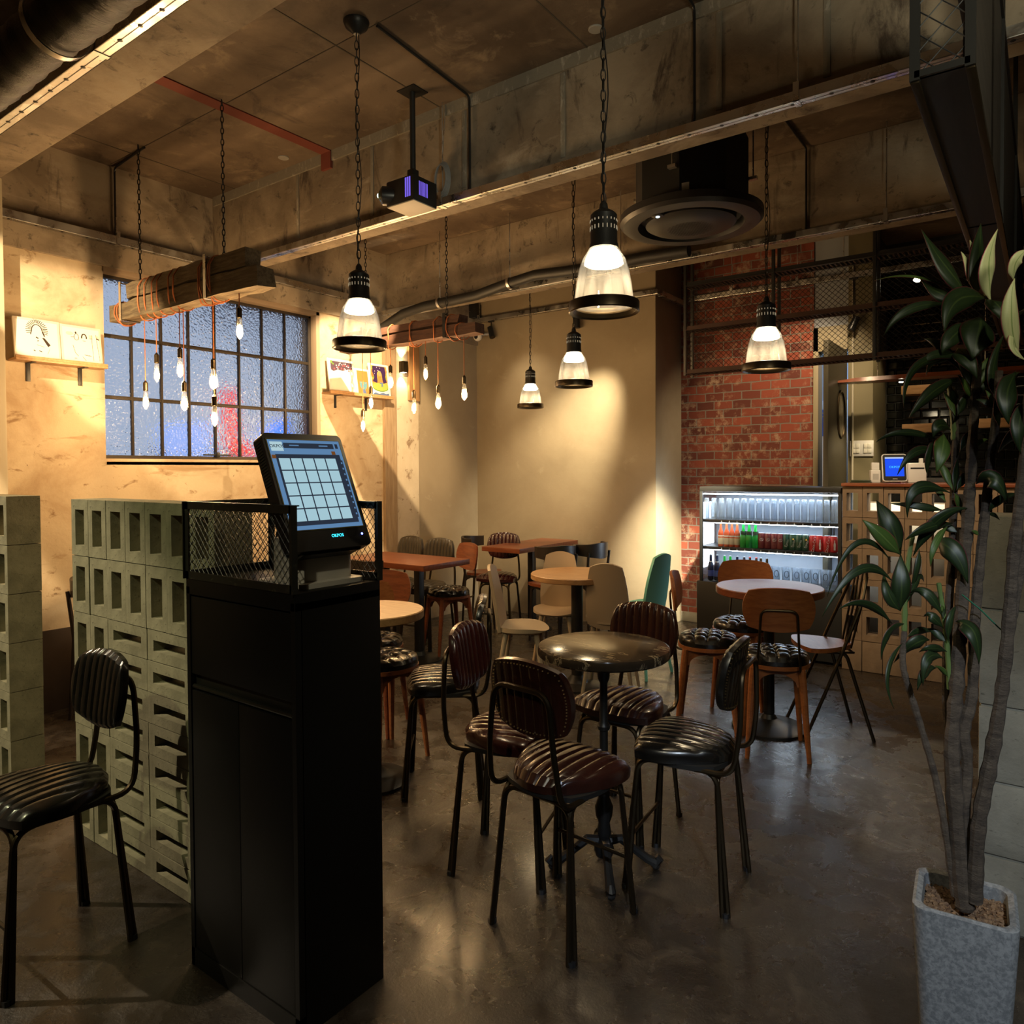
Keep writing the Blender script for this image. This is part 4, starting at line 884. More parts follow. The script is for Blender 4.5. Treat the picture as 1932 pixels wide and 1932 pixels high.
# recessed ceiling plates
for (px, py, lb) in ((535, 297, 'small round white ceiling cap beside the red painted strip'), (1124, 54, 'small round grey ceiling cap near the top centre')):
    p = at(px, py, 'z', ZC); solo('ceiling_cap', MB().lathe([(0.028, -0.006), (0.031, -0.004), (0.031, 0)], 24), mat('cap_grey', (0.30, 0.28, 0.25), 0.6), lb, 'ceiling cap', (p.x, p.y, ZC), 0, 'round ceiling caps')
# projector
pp = at(787, 178, 'z', ZC)
t = thing('projector', 'black projector with glowing lens on a ceiling pole before the middle beam', 'projector', (pp.x, 2.56, ZC))
MB().box((-0.055, -0.05, -0.005), (0.055, 0.05, 0), 0.001).build('mount_plate', BLACK_STEEL, t)
zb = 2.60-ZC
MB().tube([(0, 0, -0.005), (0, 0, zb+0.17)], 0.0135, 14).build('pole', BLACK_PAINT, t)
MB().box((-0.02, -0.02, zb+0.118), (0.02, 0.02, zb+0.18), 0.004).build('bracket', BLACK_STEEL, t)
MB().box((-0.095, -0.085, zb), (0.085, 0.075, zb+0.118), 0.006).build('body', BLACK_PLASTIC, t)
MB().box((-0.093, -0.083, zb-0.004), (0.083, 0.073, zb+0.002), 0.002).build('underside', mat('grey_plastic', (0.40, 0.36, 0.30), 0.5), t)
LM = T(-0.075, -0.062, zb+0.055) @ RZ(43) @ RY(-90)
MB().lathe([(0.040, -0.01), (0.044, 0.020), (0.044, 0.048), (0.036, 0.056)], 24, M=LM).build('lens_barrel', BLACK_PLASTIC, t)
MB().lathe([(0.0005, 0.070), (0.016, 0.067), (0.028, 0.060), (0.035, 0.052)], 24, M=LM).build('lens', mat('green_coated_lens', (0.01, 0.03, 0.018), 0.08, coat=1), t)
MB().ball((0.004, 0.012, 0.062), 0.013, 12, 8, M=LM, sz=1.0).build('lens_glow', emis('projector_lens', (0.6, 1.0, 0.72), 6), t)
m = MB()
for i in range(7): m.box((0.0855, -0.05+i*0.009, zb+0.03), (0.0865, -0.046+i*0.009, zb+0.095))
for i in range(3): m.box((0.03+i*0.013, -0.0865, zb+0.02), (0.038+i*0.013, -0.0852, zb+0.11))
m.build('vent_slots', emis('violet_glow', (0.25, 0.16, 1.0), 0.8), t)
c = at(835, 340, 'y', 2.72)
t = thing('cable_coil', 'coil of grey cable hung beside the projector on the middle beam', 'cable', (c.x, 2.715, c.z-0.05))
m = MB()
for k in range(5):
    rr = 0.055+0.004*k; m.tube([(rr*0.66*math.cos(2*PI*i/24), -0.012+0.005*k, 0.05+rr*1.25*math.sin(2*PI*i/24)) for i in range(24)], 0.0038, 6, closed=True)
m.build('loops', mat('grey_cable', (0.22, 0.22, 0.22), 0.5), t)
MB().tube([(0, 0, 0.10), (0, 0.03, ZC-c.z+0.05)], 0.003, 6).build('hook_wire', CHROME, t)
# air conditioner
t = thing('air_conditioner', 'big round black ceiling cassette air conditioner between the middle and third beams', 'air conditioner', (-1.455, 3.52, ZC))
z = 2.565-ZC
ACM = mat('ac_graphite', (0.030, 0.028, 0.027), 0.42)
MB().lathe([(0.272, z+0.05), (0.28, z+0.07), (0.28, -0.20), (0.25, -0.13)], 8, M=RZ(12)).build('body', BLACK_PAINT, t, ang=20)
MB().lathe([(0.262, z+0.004), (0.30, z), (0.335, z+0.006), (0.352, z+0.022), (0.352, z+0.055), (0.34, z+0.062), (0.26, z+0.062)], 64, cap=False).build('outer_ring', ACM, t)
MB().lathe([(0.262, z+0.004), (0.250, z+0.045), (0.19, z+0.060)], 64, cap=False).build('air_gap', BLACK_PAINT, t)
MB().lathe([(0.0005, z-0.014), (0.13, z-0.012), (0.20, z-0.002), (0.222, z+0.010), (0.222, z+0.05)], 64, cap=False).build('centre_disc', ACM, t)
m = MB()
for i in range(-9, 10):
    for j in range(-13, 14):
        x, y = i*0.0165+(j % 2)*0.008, j*0.0115
        if x*x+y*y < 0.155**2:
            zz2 = z-0.0135+0.007*((x*x+y*y)/0.155**2)**2; m.box((x-0.0058, y-0.0038, zz2-0.0006), (x+0.0058, y+0.0038, zz2+0.0006))
m.build('grille_holes', BLACK_PAINT, t)
ip = at(1256, 412, 'z', ZC+z+0.004)
lx, ly = ip.x+1.455, ip.y-3.52; rr = math.hypot(lx, ly); lx, ly = lx/rr*0.243, ly/rr*0.243
MB().lathe([(0.026, 0.004), (0.030, 0.006), (0.030, 0.03)], 20, (lx, ly, z-0.004)).build('sensor_pod', ACM, t)
MB().tube([(lx+0.0085*math.cos(2*PI*k/20), ly+0.0085*math.sin(2*PI*k/20), z-0.001) for k in range(20)], 0.0016, 6, closed=True).build('indicator_ring', emis('ring_light', (0.6, 0.85, 1.0), 5), t)
for (x, y) in ((0.03, -0.29), (-0.29, 0.0), (0.29, 0.08)):
    MB().tube([(x, y, z+0.2), (x, y, 0)], 0.004, 6).build('hanger_rod', CHROME, t)
    MB().box((x-0.02, y-0.012, z+0.19), (x+0.02, y+0.012, z+0.205)).build('hanger_bracket', CHROME, t)
MB().box((0.02, -0.277, z+0.085), (0.055, -0.272, z+0.118), 0, RZ(10)).build('sticker', mat('sticker', (0.35, 0.32, 0.27), 0.6), t)
# black insulated pipe along the third beam
t = thing('insulated_pipe', 'black insulated pipe sagging along the third beam in white clamps', 'pipe', (-3.2, 4.16, 2.68))
P = [at(a, b, 'y', 4.16)-Vector((-3.2, 4.16, 2.68)) for a, b in ((722, 618), (760, 592), (800, 578), (850, 568), (900, 557), (950, 538), (1010, 519), (1070, 512), (1130, 503), (1220, 485), (1300, 473))]
MB().tube(P, 0.036, 12).build('lagging', BLACK_PAINT, t)
for (px, py, ry) in ((830, 572, 446), (962, 535, 411)):
    q = at(px, py, 'y', 4.16)-Vector((-3.2, 4.16, 2.68))
    MB().lathe([(0.040, -0.010), (0.043, -0.010), (0.043, 0.010), (0.040, 0.010), (0.040, -0.010)], 24, cap=False, M=T(q.x, 0, q.z) @ RY(80)).build('clamp', CHROME, t)
    MB().tube([(q.x, 0, q.z+0.04), (q.x, 0, ZC-2.68)], 0.004, 6).build('hanger_rod', CHROME, t)
# wall sconce, plank, speaker, camera, spot heads
c = at(764, 692, 'x', -4.44)
t = thing('wall_sconce', 'small dark up-and-down wall sconce beside the vertical wood plank', 'sconce', (-4.485, c.y, c.z))
MB().box((0, -0.028, -0.048), (0.055, 0.028, 0.048), 0.003).build('body', DARK_BRONZE, t)
for s_ in (-1, 1):
    MB().box((0.012, -0.018, s_*0.0485-0.0008), (0.045, 0.018, s_*0.0485+0.0008)).build('lens', LAMP_GLOW, t)
    light('sconce_light', 'SPOT', (0.03, 0, s_*0.055), 9, (1.0, 0.80, 0.48), t, size=0.012, angle=82, blend=0.25, rot=(0 if s_ < 0 else PI, 0, 0))
m = MB().box((-4.484, 4.585, 1.955), (-4.462, 4.716, 2.44), 0.003)
solo('wood_plank', MB().join(m, T(4.484, -4.65, -1.955)), mat('plank_wood', (0.36, 0.20, 0.085), 0.6, var=(5, (0.24, 0.125, 0.05), 8, 0.35, 0.65), stretch=(10, 10, 1)), 'vertical brown wood plank fixed to the wall right of the sconce', 'plank', (-4.484, 4.65, 1.955))
c = at(891, 588, 'y', 5.48); t = thing('loudspeaker', 'small black loudspeaker high in the far left room corner', 'loudspeaker', (c.x, 5.47, c.z-0.07))
MB().box((-0.055, -0.05, 0), (0.055, 0.085, 0.14), 0.005).build('cabinet', BLACK_PLASTIC, t)
MB().lathe([(0.004, 0), (0.004, 0.001)], 12, M=T(0.02, -0.051, 0.06) @ RX(90)).build('badge', CHROME, t)
c = at(895, 634, 'y', 5.35); t = thing('security_camera', 'small white dome camera under the far corner, right of the dark timber', 'camera', (c.x, 5.45, c.z))
MB().ball((0, -0.05, 0), 0.042, 18, 12).build('shell', mat('camera_white', (0.66, 0.62, 0.54), 0.4), t)
MB().lathe([(0.022, 0), (0.020, 0.004)], 18, M=T(0.01, -0.088, -0.006) @ RX(90)).build('lens', BLACK_PLASTIC, t)
MB().tube([(0, -0.03, 0.02), (0, 0.105, 0.05)], 0.014, 8).build('arm', mat('camera_white2', (0.6, 0.56, 0.5), 0.4), t)
def spot_head(px, py, ax, val, ztop, aim, label, lit=False, sc_=1.0):
    c = at(px, py, ax, val); t = thing('track_spotlight', label, 'spotlight', (c.x, c.y, ztop), 0, 'black track spotlights')
    MB().box((-0.03, -0.012, -0.014), (0.03, 0.012, 0), 0.002).build('adapter', BLACK_PLASTIC, t)
    z = c.z-ztop; MB().tube(fillet([(0, 0, -0.012), (0, 0, z*0.45), (0.0, 0.0, z)], 0.02), 0.006, 6).build('stem', DARK_BRONZE, t)
    d = (Vector(aim)-c).normalized(); M = T(0, 0, z) @ d.to_track_quat('Z', 'Y').to_matrix().to_4x4()
    MB().lathe([(0.012, -0.065*sc_), (0.026*sc_, -0.060*sc_), (0.028*sc_, 0.05*sc_), (0.024*sc_, 0.052*sc_)], 20, M=M).build('can', BLACK_PLASTIC, t)
    MB().lathe([(0.0005, 0.0522*sc_), (0.0225*sc_, 0.0525*sc_)], 20, M=M, cap=False).build('lens', emis('spot_lens', (1.0, 0.85, 0.6), 30) if lit else DARK_BRONZE, t)
    return t
spot_head(927, 628, 'y', 5.49, 2.764, (-3.4, 5.2, 0.5), 'black track spotlight on the far wall tray, next to the white dome camera')
spot_head(1089, 608, 'y', 5.49, 2.759, (-3.3, 5.5, 1.5), 'black track spotlight half hidden above the second farthest pendant lamp')
spot_head(1610, 612, 'y', 6.02, 2.79, (-1.9, 5.6, 0.5), 'black track spotlight with a clear shade behind the hanging mesh shelf')
tt = spot_head(1734, 518, 'y', 6.02, 2.79, (-1.2, 5.0, 1.0), 'lit track spotlight behind the hanging mesh shelf at the bar', True)
light('bar_spot', 'SPOT', at(1734, 524, 'y', 5.90), 22, (1.0, 0.74, 0.42), target=(-0.9, 6.4, 1.1), size=0.02, angle=70, blend=0.5)
# ------------------------------------------------------------------ drinks fridge
FY0, FY1 = 5.25, 5.62
fx0, fx1 = -2.10, -1.105
t = thing('display_fridge', 'black display fridge with lit glass case of drinks and glasses, before the brick wall', 'fridge', ((fx0+fx1)/2, FY0, 0)); ox = (fx0+fx1)/2
FW2 = (fx1-fx0)/2; FD = FY1-FY0
MB().box((-FW2-0.02, -0.005, 0.02), (FW2+0.012, FD, 0.50), 0.004).build('base_cabinet', BLACK_PAINT, t)
MB().box((-FW2, 0, 1.175), (FW2, FD, 1.212), 0.003).build('top', BLACK_PAINT, t)
for x in (-FW2, FW2-0.022): MB().box((x, 0, 0.50), (x+0.022, 0.02, 1.175), 0.001).build('corner_post', BLACK_PAINT, t)
MB().box((-FW2, FD-0.02, 0.50), (FW2, FD, 1.175)).build('back_panel', mat('fridge_white', (0.42, 0.47, 0.55), 0.3), t)
for x in (-FW2+0.002, FW2-0.006): MB().box((x, 0.02, 0.50), (x+0.004, FD-0.02, 1.175)).build('side_glass', GLASS, t)
MB().box((-FW2+0.022, 0.004, 0.505), (FW2-0.022, 0.008, 1.15)).build('front_glass', clear('door_glass', (0.97, 0.99, 1.0), 0.03), t)
SH = (0.965, 0.762)
for z in SH:
    s = MB().box((-FW2+0.008, 0.03, z-0.022), (FW2-0.008, FD-0.03, z), 0.001).build('shelf', mat('shelf_dark', (0.02, 0.02, 0.022), 0.35), t)
    MB().box((-FW2+0.10, 0.036, z-0.0265), (FW2-0.03, 0.050, z-0.0222)).build('led_strip', LED_WHITE, s)
    m = MB()
    for i in range(14): m.lathe([(0.0005, 0.016), (0.006, 0)], 4, (-FW2+0.16+i*0.058, 0.028, z-0.020))
    m.build('price_clips', WHITE_PLASTIC, s)
MB().box((-FW2+0.02, 0.03, 1.153), (FW2-0.02, 0.06, 1.160)).build('led_strip', LED_WHITE, t)
m = MB()
for i, x in enumerate((-0.16, -0.135, -0.115, -0.095, -0.075)): m.box((x-0.003, -0.0012, 1.158), (x+0.003, 0.0002, 1.164))
m.build('indicator_lights', emis('panel_leds', (1.0, 0.85, 0.6), 3), t)
for z in (1.148, 0.93, 0.728):
    light('fridge_light', 'AREA', (0, 0.17, z), 2.8, (0.74, 0.87, 1.0), t, rot=(0, 0, 0), sx=0.9, sy=0.2)
light('added_fridge_side_fill', 'AREA', (-FW2+0.012, 0.18, 0.84), 5.0, (0.80, 0.90, 1.0), t, rot=(0, math.radians(90), 0), sx=0.5, sy=0.25)  # added area light, carries the shelf LED glow out through the left glass
ZL = (0.966, 0.763, 0.505)
MUG = clear('mug_glass', (0.90, 0.95, 1.0), 0.12, haze=0.16, hazecol=(0.85, 0.92, 1.0))
mugm = MB().lathe([(0.018, 0.0), (0.0215, 0.004), (0.0225, 0.05), (0.0205, 0.115), (0.0195, 0.150), (0.016, 0.158), (0.014, 0.150), (0.017, 0.112), (0.019, 0.05), (0.018, 0.006)], 16, cap=False).mesh('upturned_glass', MUG, 60)
for i in range(18):
    p = at(1333+i*14.2, 950, 'y', FY0+0.075)
    o = bpy.data.objects.new('upturned_glass', mugm); COL.objects.link(o); o.location = (p.x, FY0+0.075, ZL[0])
    tag(o, f'clear upturned glass on the top fridge shelf, {ORD[i]} from the left', 'glass', 'upturned glasses on the top fridge shelf')
def bottle(name, label, cat, x, y, z, prof, body, lab=None, cap=None, group=None):
    t = thing(name, label, cat, (x, y, z), 0, group); MB().lathe(prof, 16).build('body', body, t, ang=60)
    if lab:
        for (z0, z1, r, mt, nm) in lab: MB().lathe([(r, z0), (r, z1)], 16, cap=False).build(nm, mt, t)
    if cap: MB().lathe([(0.0085, prof[-1][1]-0.006), (0.0085, prof[-1][1]+0.006), (0.006, prof[-1][1]+0.007)], 10).build('cap', cap, t)
    return t
ORANGE_L = mat('orange_drink', (0.62, 0.115, 0.045), 0.12, emit=(0.62, 0.10, 0.04), es=0.0); GREEN_L = mat('green_glass', (0.015, 0.38, 0.055), 0.1); BROWN_L = mat('brown_glass', (0.05, 0.028, 0.012), 0.1); BLUEBK = mat('blue_black_glass', (0.012, 0.018, 0.05), 0.1)
LABEL_C = mat('cream_label', (0.62, 0.54, 0.40), 0.5); LABEL_W = mat('white_label', (0.7, 0.68, 0.6), 0.5); LABEL_D = mat('dark_green_label', (0.03, 0.06, 0.03), 0.5); LABEL_B = mat('blue_label', (0.05, 0.09, 0.40), 0.4)
GOLD_CAP = mat('gold_cap', (0.5, 0.3, 0.08), 0.3, 0.8)
BP = [(0.018, 0), (0.0205, 0.004), (0.0205, 0.092), (0.017, 0.112), (0.010, 0.132), (0.0082, 0.168)]
fy = FY0+0.065
for i, px in enumerate((1360, 1371, 1381, 1391)):
    bottle('juice_bottle', f'orange drink bottle with cream label, middle fridge shelf, {ORD[i]} from the left', 'bottle', at(px, 1010, 'y', fy).x, fy, ZL[1], BP, ORANGE_L, [(0.018, 0.066, 0.0208, LABEL_C, 'label'), (0.075, 0.085, 0.0207, LABEL_W, 'neck_band')], GOLD_CAP, 'orange drink bottles')
GP = [(0.021, 0), (0.0245, 0.004), (0.0245, 0.05), (0.022, 0.085), (0.013, 0.120), (0.0095, 0.150), (0.0095, 0.178)]
for i, px in enumerate((1402.5, 1413.5, 1425.5)):
    bottle('soda_water_bottle', f'bright green glass bottle on the middle fridge shelf, {ORD[i]} from the left', 'bottle', at(px, 1010, 'y', fy).x, fy, ZL[1], GP, GREEN_L, [(0.096, 0.122, 0.0205, LABEL_D, 'label')], None, 'green glass bottles')
CAN = [(0.021, 0), (0.0262, 0.006), (0.0262, 0.098), (0.022, 0.108), (0.0215, 0.112)]
CAN_SILVER = mat('can_lid', (0.7, 0.7, 0.7), 0.25, 1.0)
CM = {'dark red': mat('maroon_can', (0.13, 0.012, 0.016), 0.3), 'dark green': mat('green_can', (0.012, 0.055, 0.028), 0.3), 'bright red': mat('red_can', (0.40, 0.012, 0.014), 0.3)}
WHITE_INK = mat('white_ink', (0.75, 0.72, 0.70), 0.4); YEL_INK = mat('yellow_ink', (0.75, 0.45, 0.05), 0.4)
def wrap(m, r, zc_, yaw=0, sc_=1.0):
    """bend flat lettering (x along, y up) round a can"""
    out = MB(); out.f = m.f
    for (x, y, z) in m.v:
        a = -PI/2+yaw+x/r; q = r+0.0003+z; out.v.append((q*math.cos(a), q*math.sin(a), zc_+y))
    return out
def rotm(m, deg): return MB().join(m, RZ(deg))
coke = text('Coca-Cola', 0.026, 0.0003)
drp = MB(); drp.tube([(0.013*math.cos(2*PI*k/16), 0.016+0.010*math.sin(2*PI*k/16), 0) for k in range(16)], 0.0009, 4, closed=True)
drp.join(text('Dr', 0.012, 0.0003), T(0, 0.019, 0)).join(text('Pepper', 0.0085, 0.0003), T(0, 0.011, 0))
spr = text('Sprite', 0.024, 0.0003)
kinds = [('dark red', [1437, 1449, 1461, 1472.5]), ('dark green', [1483.5, 1495.5, 1507.5, 1520]), ('bright red', [1534, 1545.5, 1560, 1573])]
for kn, pxs in kinds:
    for i, px in enumerate(pxs):
        p = at(px, 1020, 'y', fy+0.01); t = thing('soda_can', f'{kn} soda can on the middle fridge shelf, {ORD[i]} {kn} one from left', 'can', (p.x, fy+0.01, ZL[1]), 0, f'{kn} soda cans')
        yaw = math.atan2(p.x, fy)*-1
        MB().lathe(CAN, 20).build('body', CM[kn], t); MB().lathe([(0.0215, 0.1118), (0.0215, 0.1132), (0.019, 0.1125)], 18).build('lid', CAN_SILVER, t)
        if kn == 'dark red': lb = wrap(rotm(drp, 18), 0.0262, 0.052, -yaw*0+0.45)
        elif kn == 'dark green':
            lb = wrap(rotm(spr, 72), 0.0262, 0.050, 0.45)
            if i % 2: MB().ball((0.0262*math.cos(-PI/2+0.4), 0.0262*math.sin(-PI/2+0.4), 0.080), 0.007, 8, 6).build('fruit_mark', YEL_INK, t)
        else:
            if i % 2 == 0: lb = wrap(rotm(coke, 80), 0.0262, 0.052, 0.45)
            else: lb = wrap(MB().prism([(-0.006, -0.034), (0.006, -0.034), (0.006, -0.012), (0.0075, -0.004), (0.0065, 0.008), (0.003, 0.020), (0.003, 0.034), (-0.003, 0.034), (-0.003, 0.020), (-0.0065, 0.008), (-0.0075, -0.004), (-0.006, -0.012)], 0, 0.0003), 0.0262, 0.052, 0.45)
        lb.build('lettering', WHITE_INK, t, ang=80)
LP = [(0.019, 0), (0.0225, 0.004), (0.0225, 0.095), (0.018, 0.12), (0.0105, 0.142), (0.0088, 0.185)]
CAPM = mat('bottle_cap', (0.35, 0.36, 0.38), 0.3, 0.8); CAPR = mat('red_cap', (0.45, 0.03, 0.03), 0.4)
for i, (px, bd, lbm, lbn, cp, txt) in enumerate([(1341, BLUEBK, LABEL_B, 'blue-black', CAPM, 'dark beer bottle with a blue label, leftmost on the bottom fridge shelf'), (1353, BLUEBK, LABEL_B, '', CAPM, 'dark beer bottle with a blue label, second on the bottom fridge shelf'),
        (1367, GREEN_L, LABEL_W, '', CAPM, 'first green beer bottle from the left on the bottom fridge shelf'), (1378, GREEN_L, LABEL_W, '', CAPM, 'second green beer bottle from the left on the bottom fridge shelf'), (1391, BLUEBK, LABEL_W, '', CAPM, 'dark bottle with pale label above the chair back, left of its twin'), (1404, BLUEBK, LABEL_W, '', CAPM, 'dark bottle with pale label above the chair back, right of its twin'),
        (1415, BROWN_L, LABEL_W, '', CAPR, 'red-capped bottle on the bottom fridge shelf, left one of two'), (1427, BROWN_L, LABEL_W, '', CAPR, 'red-capped bottle on the bottom fridge shelf, right one of two'),
        (1435.5, BROWN_L, LABEL_C, '', CAPM, 'brown beer bottle right of the chair back, left one of two'), (1447, BROWN_L, LABEL_C, '', CAPM, 'brown beer bottle right of the chair back, right one of two')]):
    bottle('beer_bottle', txt, 'bottle', at(px, 1060, 'y', fy).x, fy, ZL[2], LP, bd, [(0.030, 0.075, 0.0228, lbm, 'label'), (0.128, 0.142, 0.0125, LABEL_W, 'neck_band')], cp, 'beer bottles on the bottom fridge shelf')
pint = MB().lathe([(0.0225, 0.0), (0.0245, 0.004), (0.030, 0.10), (0.0335, 0.135), (0.0315, 0.135), (0.028, 0.10), (0.0225, 0.012)], 18, cap=False).mesh('beer_glass', MUG, 60)
INK = mat('black_ink', (0.02, 0.02, 0.025), 0.5)
ringm = MB(); ringm.tube([(0.0145*math.cos(2*PI*k/18), 0.024*math.sin(2*PI*k/18), 0) for k in range(18)], 0.0022, 4, closed=True)
for i, px in enumerate((1464, 1483, 1502, 1520, 1537, 1556, 1573)):
    p = at(px, 1075, 'y', fy); t = thing('beer_glass', f'beer glass with black ring mark, bottom fridge shelf, {ORD[i]} from the left', 'glass', (p.x, fy, ZL[2]), 0, 'beer glasses with ring marks')
    o = bpy.data.objects.new('body', pint); COL.objects.link(o); o.parent = t
    wrap(ringm, 0.0306, 0.088, 0.40).build('ring_mark', INK, t)
# ------------------------------------------------------------------ bar counter top and what stands on it
ct = 1.222
solo('counter_top', MB().box((-0.55, -0.02, 0), (1.3, 0.36, 0.022), 0.003), WOODR, 'reddish wooden bar top lying on the pierced block front', 'counter', (-0.545, 5.21, ct))
t = thing('slatted_front', 'pale horizontal slats of the bar front at the right edge', 'bar front', (-0.09, 5.225, 0))
for i in range(5): MB().box((0, 0, 0.93+i*0.056), (1.2, 0.02, 0.93+i*0.056+0.052), 0.002).build('slat', WOODL, t)
MB().box((0, 0.0, 0), (1.2, 0.10, 0.93), 0.002).build('panel', BLOCKM2, t)
MB().box((0, 0.022, 0.93), (1.2, 0.10, 1.222), 0.002).build('backing', BLACK_PAINT, t)
zt = ct+0.022
p = at(1626, 906, 'y', 5.35); solo('card_tray', MB().box((-0.065, -0.05, 0), (0.065, 0.05, 0.006), 0.002).box((-0.06, -0.045, 0.006), (0.06, 0.045, 0.018), 0.004), mat('dark_green_tray', (0.02, 0.03, 0.012), 0.3), 'flat dark tray on the bar top left of the tablet till', 'tray', (p.x, 5.35, zt))
p = at(1686, 905, 'y', 5.36)
t = thing('tablet_till', 'white tablet till with a blue screen standing on the bar top', 'till', (p.x, 5.36, zt), 22)
TF = T(0, -0.02, 0.100) @ RX(78); w_, h_ = 0.150, 0.185
MB().join(MB().prism(rrect(w_, h_, 0.018), -0.012, 0), TF).bevel(0.003, 2).build('case', WHITE_PLASTIC, t)
s = MB().join(MB().prism(rrect(w_-0.012, h_-0.012, 0.013), 0.0002, 0.0012), TF).build('bezel', BLACK_PLASTIC, t)
MB().join(MB().box((-0.056, -0.058, 0.0014), (0.056, 0.070, 0.0022)), TF).build('screen', emis('tablet_blue', (0.012, 0.06, 0.62), 1.5), s)
MB().join(MB().box((-0.056, 0.060, 0.0022), (0.056, 0.070, 0.0026)), TF).build('status_bar', emis('tablet_white', (0.5, 0.6, 0.8), 1.0), s)
MB().join(text('OKPOS', 0.020, 0.0006), TF @ T(0, 0.003, 0.0026)).build('screen_title', emis('tablet_title', (0.05, 0.45, 0.9), 1.6), s)
MB().join(text('OKPOS', 0.009, 0.0006), TF @ T(0, -0.076, 0.0018)).build('badge', WHITE_PLASTIC, s)
MB().box((-0.05, 0.0, 0), (0.05, 0.10, 0.11), 0.012).build('stand', WHITE_PLASTIC, t)
p = at(1650, 903, 'y', 5.37); t = thing('card_reader', 'small white card reader on the bar top, left of the tablet till', 'card reader', (p.x, 5.38, zt), 20)
MB().box((-0.030, -0.03, 0), (0.030, 0.03, 0.085), 0.006).build('body', WHITE_PLASTIC, t); MB().box((-0.020, 0.0, 0.085), (0.028, 0.03, 0.135), 0.005).build('head', WHITE_PLASTIC, t)
MB().box((-0.018, -0.0305, 0.02), (0.018, -0.0295, 0.06)).build('keypad', mat('keys_grey', (0.4, 0.4, 0.38), 0.5), t)
p = at(1722, 903, 'y', 5.40); t = thing('receipt_printer', 'white receipt printer on the bar top, right of the tablet till', 'printer', (p.x+0.015, 5.42, zt), 18)
MB().box((-0.055, -0.05, 0), (0.055, 0.05, 0.13), 0.012).build('body', WHITE_PLASTIC, t); MB().box((-0.04, -0.051, 0.09), (0.04, -0.049, 0.10)).build('paper_slot', BLACK_PLASTIC, t); MB().box((0.02, -0.02, 0.13), (0.04, 0.02, 0.16), 0.004).build('lever', WHITE_PLASTIC, t)
# switches on the olive wall
p = at(1626, 846, 'y', 6.08); t = thing('light_switch', 'double white light switch plate on the olive wall by the bar', 'switch', (p.x, 6.08, p.z))
MB().box((-0.083, -0.008, -0.06), (0.083, 0, 0.06), 0.002).build('plate', WHITE_PLASTIC, t)
for x in (-0.055, -0.028, 0.028, 0.055):
    for z in (-0.019, 0.019): MB().box((x-0.0125, -0.012, z-0.017), (x+0.0125, -0.008, z+0.017), 0.001).build('rocker', mat('rocker_cream', (0.68, 0.66, 0.58), 0.35), t)
p = at(1609, 700, 'y', 6.075); solo('conduit', MB().tube([(0, 0, 1.1-2.6), (0, 0, 0.3)], 0.008, 8), mat('white_conduit', (0.45, 0.42, 0.33), 0.5), 'pale vertical conduit on the olive wall above the light switch', 'conduit', (p.x, 6.072, 2.6))
# back bar
t = thing('back_counter', 'dark back counter below the black tiles behind the bar', 'counter', (0.1, 6.40, 0))
MB().box((-1.10, -0.15, 0), (2.0, 0.20, 0.90), 0.004).build('body', BLACK_PAINT, t); MB().box((-1.12, -0.17, 0.90), (2.0, 0.21, 0.925), 0.003).build('worktop', mat('steel_top', (0.4, 0.4, 0.4), 0.3, 1.0), t)
p = at(1765, 885, 'y', 6.38)
t = thing('coffee_machine', 'steel coffee machine on the back counter behind the leaves', 'coffee machine', (p.x+0.05, 6.38, 0.925))
MB().box((-0.22, -0.12, 0.04), (0.22, 0.14, 0.14), 0.01).build('body', CHROME, t); MB().box((-0.22, -0.10, 0.14), (0.22, 0.14, 0.34), 0.012).build('top_box', BLACK_STEEL, t); MB().box((-0.22, -0.16, 0), (0.22, 0.1, 0.035), 0.005).build('drip_tray', BLACK_STEEL, t)
for x in (-0.10, 0.10): MB().lathe([(0.03, 0), (0.03, 0.03)], 14, (x, -0.13, 0.15)).tube([(x, -0.13, 0.165), (x, -0.22, 0.16)], 0.010, 8).build('group_handle', BLACK_PLASTIC, t)
p = at(1640, 955, 'y', 6.2); t = thing('undercounter_unit', 'pale appliance glimpsed through the holes of the bar front', 'appliance', (-0.75, 5.62, 0))
MB().box((-0.28, -0.10, 0.02), (0.28, 0.18, 1.10), 0.006).build('body', mat('appliance_grey', (0.55, 0.52, 0.44), 0.4), t); MB().box((-0.26, -0.104, 0.60), (0.26, -0.100, 1.07), 0.002).build('door', mat('appliance_pale', (0.62, 0.60, 0.52), 0.4), t)
light('underbar_light', 'AREA', (-0.75, 5.42, 1.19), 3.0, (1.0, 0.86, 0.62), target=(-0.75, 5.46, 0.5), sx=0.5, sy=0.05)
for (px, py, wd, lb) in ((1729, 736, 0.20, 'short pale wood shelf box on the black tiles, upper left'), (1736, 808, 0.24, 'short pale wood shelf box on the black tiles, lower left'), (1880, 798, 0.22, 'short pale wood shelf box on the black tiles, at the right edge')):
    q = at(px, py, 'y', 6.50); solo('wall_shelf', MB().box((-wd/2, -0.05, -0.034), (wd/2, 0.109, 0.034), 0.003), WOODL, lb, 'shelf', (q.x, 6.50, q.z), 0, 'wood shelf boxes on the tiles')
